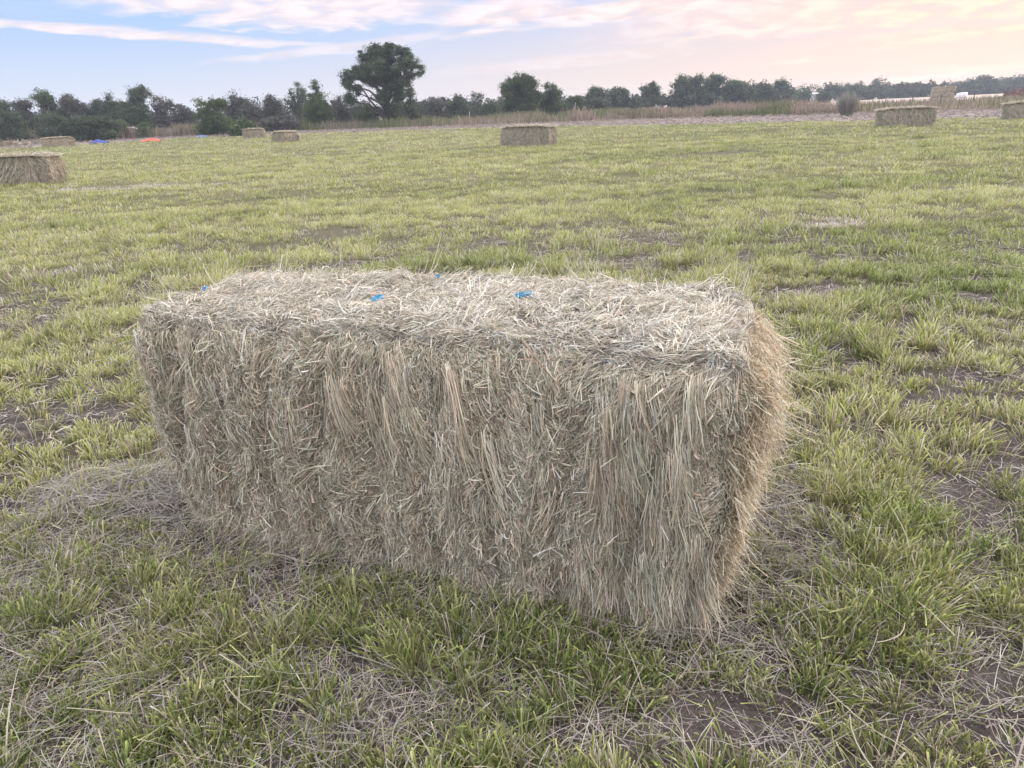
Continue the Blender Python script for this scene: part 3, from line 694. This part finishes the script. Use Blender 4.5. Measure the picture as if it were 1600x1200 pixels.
R_ = [  # px, top, d, hw, cols, label, kw
    (284, 162, 110, 2.2, GG, 'low grey scrub filling the dip left of the bright green bushy tree', dict(low=.0)),
    (8, 136, 105, 2.6, DG, 'dense dark tree cut off by the left edge of the photo', {}),
    (-40, 132, 108, 3.2, DG, 'dark tree just past the left edge of the photo', {}),
    (45, 150, 112, 1.8, GG, 'low greyish tree right of the leftmost dark tree', dict(bare=.5)),
    (82, 140, 110, 2.0, MG, 'airy tree with sky gaps and a pale forked stem, above the dark hedge', dict(gap=.35, bark=(.35, .33, .32))),
    (122, 146, 112, 2.7, GG, 'broad grey green tree behind the dark hedge', {}),
    (157, 151, 114, 1.6, DG, 'small dark tree behind the right end of the hedge', {}),
    (180, 143, 112, 2.1, DG, 'mid height dark tree just left of the tall left hand clump', {}),
    (224, 129, 108, 3.2, DG, 'tallest tree of the left hand clump, above the white car', {}),
    (258, 147, 106, 2.2, GG, 'violet grey tree with bare twigs at the right of the left hand clump', dict(bare=1.2, dens=.7)),
    (336, 152, 94, 3.6, MG, 'wide bright green bushy tree beside the leftmost gap in the tree line', dict(low=.0)),
    (372, 143, 112, 2.4, GG, 'grey tree with bare branch tips behind the wide bright green one', dict(bare=1.2, gap=.2)),
    (395, 157, 108, 1.9, GG, 'low greyish tree right of the bright green bushy one', dict(bare=.4)),
    (428, 146, 110, 1.8, GG, 'rounded dull tree between two dead stems', dict(bare=.4)),
    (468, 124, 106, 1.9, DG, 'tall thin see through tree left of the dark pointed one', dict(gap=.42, dens=.6, leaf=.16, bare=.5)),
    (497, 126, 101, 2.1, MG, 'dark pointed tree with a full green skirt', dict(lobes=[(0, .93, .15, .07), (.05, .82, .3, .1), (-.2, .68, .5, .14), (.3, .62, .5, .14), (0, .45, .85, .2), (-.4, .35, .5, .18), (.5, .3, .5, .2), (0, .2, .9, .18)])),
    (535, 147, 104, 2.2, GG, 'leafless looking grey tree left of the tallest tree', dict(bare=2.2, dens=.45)),
    (572, 163, 101, 2.0, MG, 'round green shrub beneath the left limbs of the tallest tree', dict(low=.0)),
    (680, 151, 122, 2.6, GG, 'low violet grey tree right of the tallest tree', dict(bare=.5)),
    (715, 149, 124, 2.6, DG, 'low dark tree midway between the tallest and the round dense tree', {}),
    (747, 141, 128, 1.4, DG, 'small lollipop shaped tree left of the round dense tree', dict(gap=.4, lobes=[(0, .9, .8, .07), (-.4, .84, .4, .06), (.4, .82, .5, .07), (0, .4, 1., .2), (.5, .3, .8, .2)], dens=.7)),
    (768, 158, 126, 1.7, DG, 'low dark shrub against the left side of the round dense tree', dict(low=.0)),
    (813, 112, 118, 3.2, MG * .8, 'round dense tree with a full dome crown', dict(lobes=[(0, .8, .6, .17), (-.45, .72, .45, .16), (.45, .72, .45, .16), (-.55, .5, .45, .18), (.5, .5, .5, .18), (0, .55, .7, .2), (-.3, .3, .6, .2), (.4, .28, .6, .2), (0, .15, .9, .12)], dens=1.2)),
    (860, 127, 120, 2.2, MG * .8, 'narrower upright tree joined to the right of the round dense tree', dict(low=.0)),
    (900, 149, 135, 2.0, MG * .8, 'low bush like tree by a pale leaning pole', dict(low=.0)),
    (931, 135, 150, 2.6, DG, 'domed tree first to rise right of the pale leaning pole', {}),
    (970, 138, 158, 3.0, DG, 'tree with a spiky top second right of the pale leaning pole', dict(bare=.3)),
    (1018, 127, 160, 3.0, DG, 'taller ragged tree near the middle of the right hand tree line', dict(gap=.15)),
    (1062, 117, 168, 3.0, DG, 'leftmost of three high open topped trees', dict(gap=.3)),
    (1086, 113, 170, 2.8, DG, 'middle and tallest of three high open topped trees', dict(gap=.3)),
    (1114, 116, 172, 3.2, DG, 'rightmost of three high open topped trees', dict(gap=.25)),
    (1150, 125, 176, 4.4, DG, 'broad dark tree right of the three high open topped ones', {}),
    (1190, 128, 184, 3.4, DG, 'tree with bare tips left of the pale shed', dict(bare=.6)),
    (1219, 124, 190, 2.8, DG, 'feathery tree with a small raised top left of the pale shed', dict(gap=.3)),
    (1262, 132, 240, 6.5, DG, 'low rounded dark tree behind the pale shed', {}),
    (1318, 130, 250, 7.0, DG, 'wide low dark tree above the pale grey fan of stalks', {}),
    (1373, 122, 260, 6.0, DG, 'highest crown between the pale grey fan of stalks and the hay stack', {}),
    (1425, 131, 280, 7.0, DG, 'low dark tree just left of the hay stack', {}),
    (1512, 122, 290, 9.0, DG, 'long dark tree crown above the white wrapped block', {}),
    (1580, 119, 285, 9.0, DG, 'dark tree cut off by the right edge of the photo', {}),
]
for px, top, d, hw, cols, lab, kw in R_:
    kw = dict(kw); lf = kw.pop('leaf', .19 * (d / 110)); de = kw.pop('dens', 1.0) / (1 if d < 200 else 2.2)
    tree('leafy_tree', px, top, d, hw, cols, lab, leaf=lf, dens=de, **kw)
tree('dark_bush', 92, 181, 92, 2.6, DG * .9, 'left part of the low dark hedge at the far left', low=0, cat='bush', dens=1.3)
tree('dark_bush', 128, 182, 91, 2.4, DG * .9, 'middle part of the low dark hedge at the far left', low=0, cat='bush', dens=1.3)
tree('dark_bush', 162, 183, 92, 2.2, DG * .9, 'right part of the low dark hedge at the far left', low=0, cat='bush', dens=1.3)
tree('dark_bush', 15, 174, 96, 3.2, DG * .9, 'dark bush in the left corner below the leftmost tree', low=0, cat='bush', dens=1.2)
tree('green_bush', 186, 190, 99, .8, MG, 'small bush covering the front of the white car', low=0, cat='bush')
tree('green_bush', 226, 193, 99, .9, MG, 'low green bush covering the back of the white car', low=0, cat='bush')
tree('green_bush', 378, 188, 86, 1.9, MG, 'round green bush just behind the leftmost of the two small far bales', low=0, cat='bush')
tree('green_bush', 440, 182, 98, 3.0, GG, 'grey green low bush above the two small far bales', low=0, cat='bush')
def plume():
    g = G(1322, 183); A = Acc(); n = 900; S = 5; t = np.linspace(0, 1, S); a = rng.uniform(0, 2 * pi, n); l = rng.uniform(0, .62, n); h = rng.uniform(.5, 1.75, n) * (1.1 - .5 * l)
    r0 = .35 * np.sqrt(rng.random(n))
    C = np.zeros((n, S, 3)); C[..., 0] = (np.cos(a) * r0)[:, None] + (np.cos(a) * l * h)[:, None] * t ** 1.4; C[..., 1] = (np.sin(a) * r0)[:, None] + (np.sin(a) * l * h)[:, None] * t ** 1.4; C[..., 2] = h[:, None] * t
    sa = rng.uniform(-1, 1, n); A.ribbons(C, np.stack([np.cos(sa), np.sin(sa), 0 * sa], 1)[:, None], rng.uniform(.02, .05, n)[:, None] * (1 - .4 * t), pick(np.array([[.30, .29, .27], [.24, .24, .22], [.34, .31, .27], [.18, .20, .14]]), n))
    tag(A.build('pale_shrub', M_hay, loc=(g[0], g[1], 0)), 'pale grey fan of dry stalks left of the right hand field bale', 'shrub')
plume()
tree('dark_bush', 1288, 144, 200, 2.6, DG, 'low dark bush in front of the right side of the pale shed', low=0, cat='bush', leaf=.3)
tree('dark_bush', 1254, 143, 205, 3.0, DG, 'low dark bush in front of the left side of the pale shed', low=0, cat='bush', leaf=.3)
tree('dark_bush', 1185, 163, 96, 1.6, DG, 'small dark bush at the end of the weed strip', low=0, cat='bush')

# far wood filling in behind, one mass
A = Acc()
def wood(x0, x1, d0, d1, h0, h1, n, leaf, cols):
    x = np.sort(rng.uniform(x0, x1, n)); d = np.interp(x, [x0, x1], [d0, d1]) + rng.uniform(-6, 6, n)
    for a, b in zip(x, d):
        H = np.interp(a, [x0, x1], [h0, h1]) * rng.uniform(.6, 1.12); hw = H * rng.uniform(.5, .9)
        A.tube([[a, b, 0], [a, b, H * .7]], [H * .03, H * .012], 5, (.10, .09, .08))
        nc = 46; dr = nrm(rng.normal(size=(nc, 3))) * rng.uniform(.2, 1, nc)[:, None]
        cc = np.array([a, b, H * .45]) + dr * np.array([hw, hw, H * .5])
        for p in cc:
            m = 34; q = nrm(rng.normal(size=(m, 3))) * (rng.random(m) ** .45)[:, None] * H * .15
            P = p + q; P[:, 2] = np.maximum(P[:, 2], .1)
            A.leaves(P, leaf, pick(cols, m) * rng.uniform(.6, 1.3) * rng.uniform(.8, 1.25, m)[:, None])
DGG = np.concatenate([DG, GG * .8])
wood(-125, -30, 122, 124, 4.6, 4.8, 95, .34, DGG)
wood(-30, 14, 128, 150, 4.2, 4.4, 40, .34, DGG)
wood(14, 70, 150, 190, 4.8, 5.8, 46, .42, DGG)
wood(70, 300, 225, 330, 5.2, 6.5, 110, .6, DG)
tag(A.build('far_wood', M_leaf), 'dark mass of trees closing the view behind the separate trees', 'wood', kind='stuff')

# ------------------------------------------------------------------ weeds along the field edge
A = Acc()
def weeds(n, x0, x1, off0, off1, h, wid, fun=None, base=e2):
    x = rng.uniform(x0, x1, n); y = base(x) + rng.uniform(off0, off1, n)
    f = fbm(x * .35, y * .3, 0, 81); k = rng.random(n) < sst(.22, .5, f); x, y, f = x[k], y[k], f[k]; n = len(x)
    hh = h * (.15 + 1.6 * fbm(x * .45, y * .35, 0, 82)) * rng.uniform(.5, 1.2, n)
    S = 3; t = np.linspace(0, 1, S); a = rng.uniform(0, 2 * pi, n); l = rng.uniform(0, .5, n)
    C = np.zeros((n, S, 3)); C[..., 0] = x[:, None] + (np.cos(a) * l * hh)[:, None] * t ** 2; C[..., 1] = y[:, None] + (np.sin(a) * l * hh)[:, None] * t ** 2; C[..., 2] = hh[:, None] * t
    sa = rng.uniform(-.8, .8, n); side = np.stack([np.cos(sa), np.sin(sa), 0 * sa], 1)[:, None]
    g = (rng.random(n) < sst(.3, .7, fbm(x * .16 + 3, y * .15, 0, 83)))[:, None]
    c = pick(np.array([[.13, .16, .07], [.17, .19, .08], [.20, .21, .12]]), n) * g + pick(np.array([[.30, .23, .19], [.36, .28, .24], [.26, .20, .19], [.40, .34, .25]]), n) * (1 - g)
    A.ribbons(C, side, wid * rng.uniform(.5, 1.5, n)[:, None] * (1 - .6 * t), c * rng.uniform(.7, 1.25, n)[:, None])
weeds(34000, -75, 12, .5, 14, .98, .05)
weeds(30000, 12, 32, 1.0, 22, .95, .05)
weeds(5000, -75, 70, 1.2, 3.5, .45, .05)
weeds(26000, -90, -30, 4, 32, 1.5, .06)
weeds(9000, -66, -38, 0, 4, 1.25, .06, base=lambda x: 98 + 0 * x)
weeds(26000, 30, 95, 1.5, 45, .62, .07)
tag(A.build('tall_weeds', M_grass), 'tall brown and green weeds along the far edge of the field', 'weeds', kind='stuff')
A = Acc()
# raked dry straw over the path
n = 26000; x = rng.uniform(-80, 75, n); y = e1(x) + (e2(x) + 1.5 - e1(x)) * rng.uniform(-.1, 1, n)
l = rng.uniform(.1, .4, n); a = rng.uniform(0, pi, n); S = 3; t = np.linspace(-.5, .5, S)
C = np.zeros((n, S, 3)); C[..., 0] = x[:, None] + (np.cos(a) * l)[:, None] * t; C[..., 1] = y[:, None] + (np.sin(a) * l)[:, None] * t; C[..., 2] = .02 + (rng.random(n) ** 2 * .16)[:, None] + (1 - 4 * t ** 2) * .05
sd = np.stack([0 * a, 0 * a, 1 + 0 * a], 1)[:, None] + rng.normal(size=(n, 1, 3)) * .4
A.ribbons(C, nrm(sd), rng.uniform(.02, .06, n)[:, None] * np.ones(S), pick(np.array([[.36, .31, .28], [.31, .26, .24], [.42, .36, .30], [.26, .22, .21]]), n))
tag(A.build('raked_straw', M_hay), 'dry violet grey straw in a band along the field edge', 'straw', kind='stuff')

# ------------------------------------------------------------------ fence, pole, car, sheets, shed
def fence():
    pts = [(1290, 171.5), (1382, 169), (1425, 167.5), (1468, 167), (1520, 164.5), (1568, 162), (1622, 160)]
    P = [G(*p) for p in pts]; root = empty('wire_fence', tuple(P[0])); tag(root, 'wire fence on thin dark posts beyond the right hand bales', 'fence')
    inv = root_inv(root)
    for p in P:
        A = Acc(); tl = rng.normal(size=2) * .03
        A.tube([p, p + [tl[0], tl[1], .6], p + [tl[0] * 2, tl[1] * 2, 1.25], p + [tl[0] * 2, tl[1] * 2, 1.27]], [.055, .05, .048, .02], 8, (.13, .11, .10))
        o = A.build('post', M_bark, root); o.matrix_parent_inverse = inv
    for z in (.45, .8, 1.12):
        A = Acc()
        for a, b in zip(P[:-1], P[1:]):
            t = np.linspace(0, 1, 6)[:, None]; A.tube(a * (1 - t) + b * t + np.array([0, 0, z]) - np.sin(t * pi) * np.array([0, 0, .03]), np.full(6, .006), 5, (.25, .24, .24))
        o = A.build('wire', M_plain, root); o.matrix_parent_inverse = inv
fence()
g = G(897, 182); A = Acc(); A.tube([[0, 0, -.1], [.05, 0, 1.2], [.22, 0, 2.1]], [.07, .06, .05], 8, (.42, .38, .36)); A.tube([[.05, 0, 1.2], [-.12, .0, 1.8]], [.03, .02], 6, (.42, .38, .36))
tag(A.build('wooden_post', M_bark, loc=(g[0], 100, 0)), 'pale leaning pole standing in the weeds before the right hand trees', 'post').location[0] = g[0] / g[1] * 100
A = Acc(); A.tube([[0, 0, -.1], [.0, 0, 1.4], [.0, 0, 1.45]], [.06, .055, .02], 8, (.55, .53, .5)); gg = W(1025, 168, 110)
tag(A.build('wooden_post', M_bark, loc=(gg[0], 110, 0)), 'short pale post among weeds below the ragged tree', 'post')
A = Acc(); A.tube([[0, 0, -.1], [.03, 0, 1.3], [.03, 0, 1.6]], [.06, .055, .03], 8, (.5, .47, .44)); gg = W(733, 172, 100)
tag(A.build('wooden_post', M_bark, loc=(gg[0], 100, 0)), 'short pale post in the weeds left of the middle bale', 'post')

def car():
    p = W(206, 200, 104); root = empty('parked_car', (p[0], 104, 0), radians(8)); tag(root, 'white car half hidden by weeds below the left hand trees', 'car')
    def loft(name, secs, mat, col):
        A = Acc(); V = []
        for x, hw, z0, z1, tw in secs: V += [[x, -hw, z0], [x, hw, z0], [x, tw, z1], [x, -tw, z1]]
        q = [[0, 1, 2, 3]]
        for i in range(len(secs) - 1):
            for c in range(4): a = i * 4 + c; b = i * 4 + (c + 1) % 4; q.append([a, a + 4, b + 4, b])
        e = (len(secs) - 1) * 4; q.append([e + 3, e + 2, e + 1, e]); A.add(V, q=q, c=col); return A.build(name, mat, root)
    loft('body', [(-2.2, .75, .45, .78, .7), (-2.05, .85, .3, .95, .8), (-1.2, .88, .28, 1.0, .84), (.9, .88, .28, .98, .84), (1.9, .85, .3, .85, .78), (2.2, .7, .42, .68, .62)], M_plain, (.82, .82, .84))
    loft('cabin', [(-1.75, .80, .97, 1.02, .76), (-1.15, .80, .97, 1.46, .62), (.1, .80, .97, 1.48, .62), (.95, .80, .97, 1.01, .76)], M_plain, (.82, .82, .84))
    for s in (-1, 1):
        A = Acc(); y = s * .815
        A.add([[-1.35, s * .80, 1.04], [-.15, s * .80, 1.04], [-.15, s * .675, 1.38], [-1.1, s * .675, 1.38]], q=[[0, 1, 2, 3]], c=(.03, .03, .035))
        A.add([[-.08, s * .80, 1.04], [.78, s * .80, 1.04], [.2, s * .675, 1.38], [-.08, s * .675, 1.38]], q=[[0, 1, 2, 3]], c=(.03, .03, .035)); A.build('side_window', M_glass, root)
        for x in (-1.35, 1.35):
            A = Acc(); A.tube([[x, s * .68, .32], [x, s * .70, .32], [x, s * .88, .32], [x, s * .90, .32]], [.05, .32, .32, .05], 20, (.03, .03, .03)); A.build('wheel', M_plain, root)
car()
def sheet(px, py, rx, ry, h, col, label, seed):
    g = G(px, py); yy = e1(g[0]) + .5; g = np.array([g[0] / g[1] * yy, yy, 0]); A = Acc(); nu, nv = 44, 20
    u, v = np.meshgrid(np.linspace(-1, 1, nu), np.linspace(-1, 1, nv))
    r = np.sqrt(u * u + v * v); k = np.clip(1.15 - r, 0, 1)
    z = h * k ** .6 * (.25 + 1.2 * fbm(u * 2.2 + seed, v * 2, 0, seed)) + .03 * fbm(u * 9, v * 9, 0, seed)
    P = np.stack([u * rx * (1 - .15 * vn(v * 3, u, 0, seed)), v * ry, np.maximum(z, .01)], -1); i = np.arange(nv - 1)[:, None] * nu + np.arange(nu - 1)[None]
    A.add(P.reshape(-1, 3), q=np.stack([i, i + 1, i + nu + 1, i + nu], -1).reshape(-1, 4), c=col)
    tag(A.build('plastic_sheet', M_plain, loc=(g[0], g[1], .02)), label, 'tarp')
sheet(236, 214.5, .95, .5, .30, (.80, .13, .06), 'crumpled orange red sheet lying at the left field edge', 3)
sheet(154, 220, 1.0, .5, .32, (.04, .08, .30), 'dark blue crumpled sheet between the tan bale and the orange one', 5)
sheet(316, 213, .75, .4, .22, (.10, .17, .38), 'blue sheet at the field edge right of the orange one', 9)
def shed():
    p = W(1274, 140, 215); root = empty('shed', (p[0], 215, 0), radians(15)); root.scale = (.65, .65, .66); tag(root, 'small white roofed shed showing among the right hand trees', 'shed')
    A = Acc(); A.box((-1.3, -1.2, 0), (1.3, 1.2, 3.4), (.42, .40, .38)); A.build('wall', M_plain, root)
    A = Acc(); A.add([[-1.5, -1.4, 3.39], [1.5, -1.4, 3.39], [1.5, 0, 4.1], [-1.5, 0, 4.1], [-1.5, 1.4, 3.39], [1.5, 1.4, 3.39]], q=[[0, 1, 2, 3], [3, 2, 5, 4]], t=[[0, 3, 4], [1, 5, 2]], c=(.78, .78, .80)); A.build('roof', M_plain, root)
    A = Acc(); A.box((-.4, -1.24, 0), (.4, -1.205, 1.9), (.2, .19, .18)); A.build('door', M_plain, root)
shed()
heap('brush_heap', 1594, 154, 2.8, 2, .95, 3000, .12, 'reddish brown heap at the right edge beyond the fence', cols=np.array([[.22, .12, .10], [.28, .16, .13], [.18, .10, .09]]), L=.6, cat='brush heap')

# ------------------------------------------------------------------ light and sky
SUN_AZ, SUN_EL = radians(62), radians(14)          # from +Y towards +X
def world():
    w = bpy.data.worlds.new('World'); scn.world = w; w.use_nodes = True; nt = w.node_tree; N, L = nt.nodes, nt.links
    bg = N['Background']
    tc = N.new('ShaderNodeTexCoord')
    def math_(op, a, b=None, c=None):
        n = N.new('ShaderNodeMath'); n.operation = op
        for i, q in enumerate((a, b, c)):
            if q is None: continue
            if isinstance(q, (int, float)): n.inputs[i].default_value = q
            else: L.new(q, n.inputs[i])
        return n.outputs[0]
    def ramp(v, a, b, lo=0., hi=1.):
        n = N.new('ShaderNodeMapRange'); n.interpolation_type = 'SMOOTHSTEP'
        n.inputs['From Min'].default_value = a; n.inputs['From Max'].default_value = b; n.inputs['To Min'].default_value = lo; n.inputs['To Max'].default_value = hi
        L.new(v, n.inputs['Value']); return n.outputs[0]
    def mix(f, a, b):
        n = N.new('ShaderNodeMix'); n.data_type = 'RGBA'
        if isinstance(f, float): n.inputs[0].default_value = f
        else: L.new(f, n.inputs[0])
        for i, q in ((6, a), (7, b)):
            if isinstance(q, tuple): n.inputs[i].default_value = q + (1,)
            else: L.new(q, n.inputs[i])
        return n.outputs[2]
    sp = N.new('ShaderNodeSeparateXYZ'); L.new(tc.outputs['Generated'], sp.inputs[0])
    az = math_('MULTIPLY', math_('ARCTAN2', sp.outputs[0], sp.outputs[1]), 57.2958)
    el = math_('MULTIPLY', math_('ARCSINE', sp.outputs[2]), 57.2958)
    # noise in direction space, streaked along the horizon
    cb = N.new('ShaderNodeCombineXYZ'); L.new(math_('MULTIPLY', az, .055), cb.inputs[0]); L.new(math_('ADD', math_('MULTIPLY', el, .42), math_('MULTIPLY', az, -.012)), cb.inputs[1])
    nz = N.new('ShaderNodeTexNoise'); nz.inputs['Scale'].default_value = 1; nz.inputs['Detail'].default_value = 9; nz.inputs['Roughness'].default_value = .58; nz.inputs['Distortion'].default_value = .7
    L.new(cb.outputs[0], nz.inputs['Vector']); nf = nz.outputs['Fac']
    cb2 = N.new('ShaderNodeCombineXYZ'); L.new(math_('MULTIPLY', az, .35), cb2.inputs[0]); L.new(math_('MULTIPLY', el, 1.5), cb2.inputs[1]); cb2.inputs[2].default_value = 7
    nz2 = N.new('ShaderNodeTexNoise'); nz2.inputs['Scale'].default_value = 1; nz2.inputs['Detail'].default_value = 7; nz2.inputs['Distortion'].default_value = .4; L.new(cb2.outputs[0], nz2.inputs['Vector']); nf2 = nz2.outputs['Fac']
    def streak(a0, e0, wa, we, tilt, amp):           # an elongated cloud bank: centre azimuth / elevation, half sizes, tilt
        da = math_('SUBTRACT', az, a0); de = math_('SUBTRACT', math_('SUBTRACT', el, e0), math_('MULTIPLY', da, tilt))
        de = math_('ADD', de, math_('MULTIPLY', math_('SUBTRACT', nf, .5), we * 3.2)); de = math_('ADD', de, math_('MULTIPLY', math_('SUBTRACT', nf2, .5), we * 1.3))
        r = math_('ADD', math_('POWER', math_('ABSOLUTE', math_('DIVIDE', da, wa)), 2.), math_('POWER', math_('ABSOLUTE', math_('DIVIDE', de, we)), 2.))
        return math_('MULTIPLY', ramp(r, 1.3, .1), amp)
    st = [streak(*s) for s in CLOUDS]
    s = st[0]
    for q in st[1:]: s = math_('MAXIMUM', s, q)
    gen = ramp(nf, .50, .72)
    # generic cirrus everywhere above the framed band, and thickening to the right
    right = ramp(az, 2., 22.)
    cl = math_('MAXIMUM', s, math_('MULTIPLY', gen, math_('MAXIMUM', math_('MULTIPLY', right, .9), ramp(el, 9., 16., .12, .6))))
    cl = math_('MULTIPLY', cl, ramp(nf2, .25, .62, .5, 1.05))
    cl = math_('MINIMUM', cl, 1.0)
    # clear sky
    e_ = ramp(el, 0., 8.)
    low = mix(ramp(az, -35., 38.), (.58, .62, .72), (.86, .61, .46))
    hi = mix(ramp(az, -20., 35.), (.34, .50, .78), (.64, .56, .64))
    sky = mix(e_, low, hi)
    up = ramp(el, 9., 60.)
    sky = mix(up, sky, (ZEN[0], ZEN[1], ZEN[2]))
    ccol = mix(ramp(az, -20., 36.), (.80, .68, .69), (.90, .59, .47))
    ccol2 = mix(ramp(az, 0., 36.), (.86, .75, .77), (.98, .74, .52))
    ccol = mix(ramp(nf2, .4, .62), ccol, ccol2)
    hc = mix(ramp(el, 9., 50.), ccol, (ZEN[0] * 1.05, ZEN[1] * 1.0, ZEN[2] * .95))
    sky = mix(cl, sky, hc)
    # real sky model under it for the fall-off away from the sun
    ns = N.new('ShaderNodeTexSky'); ns.sky_type = 'NISHITA'; ns.sun_disc = False; ns.sun_elevation = SUN_EL; ns.sun_rotation = SUN_AZ
    nm = N.new('ShaderNodeVectorMath'); nm.operation = 'SCALE'; L.new(ns.outputs[0], nm.inputs[0]); nm.inputs['Scale'].default_value = .008
    ad = N.new('ShaderNodeVectorMath'); ad.operation = 'ADD'; L.new(sky, ad.inputs[0]); L.new(nm.outputs[0], ad.inputs[1])
    L.new(ad.outputs[0], bg.inputs['Color']); bg.inputs['Strength'].default_value = 1.0
ZEN = (2.35, 2.25, 2.35)
CLOUDS = [  # az, el, half az, half el, tilt, strength
    (-15, 7.7, 14, 1.9, -.06, 1.0), (-26, 5.8, 16, .38, -.075, .85), (-5.5, 8.3, 6, .8, .0, .6), (0.5, 6.6, 5.5, 1.3, .1, .95), (-13, 4.4, 8, .35, .08, .55),
    (-8, 5.0, 5, .3, .09, .5), (10, 6.4, 9, 1.0, .05, .95), (24, 5.6, 18, 2.2, .05, .8), (16, 9., 14, 1.4, .0, .8), (34, 3.3, 14, .7, .02, .6), (5, 3.2, 10, .5, .04, .4)]
world()
sd = bpy.data.lights.new('sun', 'SUN'); sd.energy = 1.5; sd.angle = radians(14); sd.color = (1, .86, .72)
so = bpy.data.objects.new('sun', sd); COL.objects.link(so)
from mathutils import Vector, Matrix
sv = Vector((sin(SUN_AZ) * cos(SUN_EL), cos(SUN_AZ) * cos(SUN_EL), sin(SUN_EL)))
so.rotation_euler = sv.to_track_quat('Z', 'Y').to_euler(); so.location = (30, 20, 20)

# evening air
def haze():
    m = bpy.data.materials.new('air'); m.use_nodes = True; N, L = m.node_tree.nodes, m.node_tree.links
    N.remove(N['Principled BSDF']); v = N.new('ShaderNodeVolumePrincipled'); v.inputs['Color'].default_value = (.74, .82, 1.0, 1); v.inputs['Density'].default_value = HAZE; v.inputs['Anisotropy'].default_value = 0.0
    L.new(v.outputs[0], N['Material Output'].inputs['Volume'])
    me = bpy.data.meshes.new('haze'); x, y0, y1, z0, z1 = 800, -320, 800, -1.5, 16
    vs = [(-x, y0, z0), (x, y0, z0), (x, y1, z0), (-x, y1, z0), (-x, y0, z1), (x, y0, z1), (x, y1, z1), (-x, y1, z1)]
    me.from_pydata(vs, [], [(0, 3, 2, 1), (4, 5, 6, 7), (0, 1, 5, 4), (1, 2, 6, 5), (2, 3, 7, 6), (3, 0, 4, 7)]); me.materials.append(m)
    o = bpy.data.objects.new('haze', me); COL.objects.link(o); o['kind'] = 'stuff'
HAZE = .0006
if HAZE: haze()

cd = bpy.data.cameras.new('camera'); cam = bpy.data.objects.new('camera', cd); COL.objects.link(cam)
cd.sensor_width = 36; cd.lens = F / 1600 * 36; cd.clip_start = .05; cd.clip_end = 6000
c, s = cos(ROLL), sin(ROLL); UP = Vector((0, sin(PITCH), cos(PITCH))); FW = Vector((0, cos(PITCH), -sin(PITCH))); XX = Vector((1, 0, 0))
r_ = XX * c - UP * s; u_ = XX * s + UP * c; b_ = -FW
cam.matrix_world = Matrix(((r_.x, u_.x, b_.x, 0), (r_.y, u_.y, b_.y, 0), (r_.z, u_.z, b_.z, CH), (0, 0, 0, 1)))
scn.camera = cam
vs = scn.view_settings; scn.display_settings.display_device = 'sRGB'; vs.view_transform = 'Standard'; vs.look = 'None'; vs.exposure = .32; vs.gamma = 1; vs.use_curve_mapping = False
scn.cycles.use_adaptive_sampling = True; scn.cycles.adaptive_threshold = .02; scn.cycles.max_bounces = 6; scn.cycles.diffuse_bounces = 4; scn.cycles.volume_bounces = 1
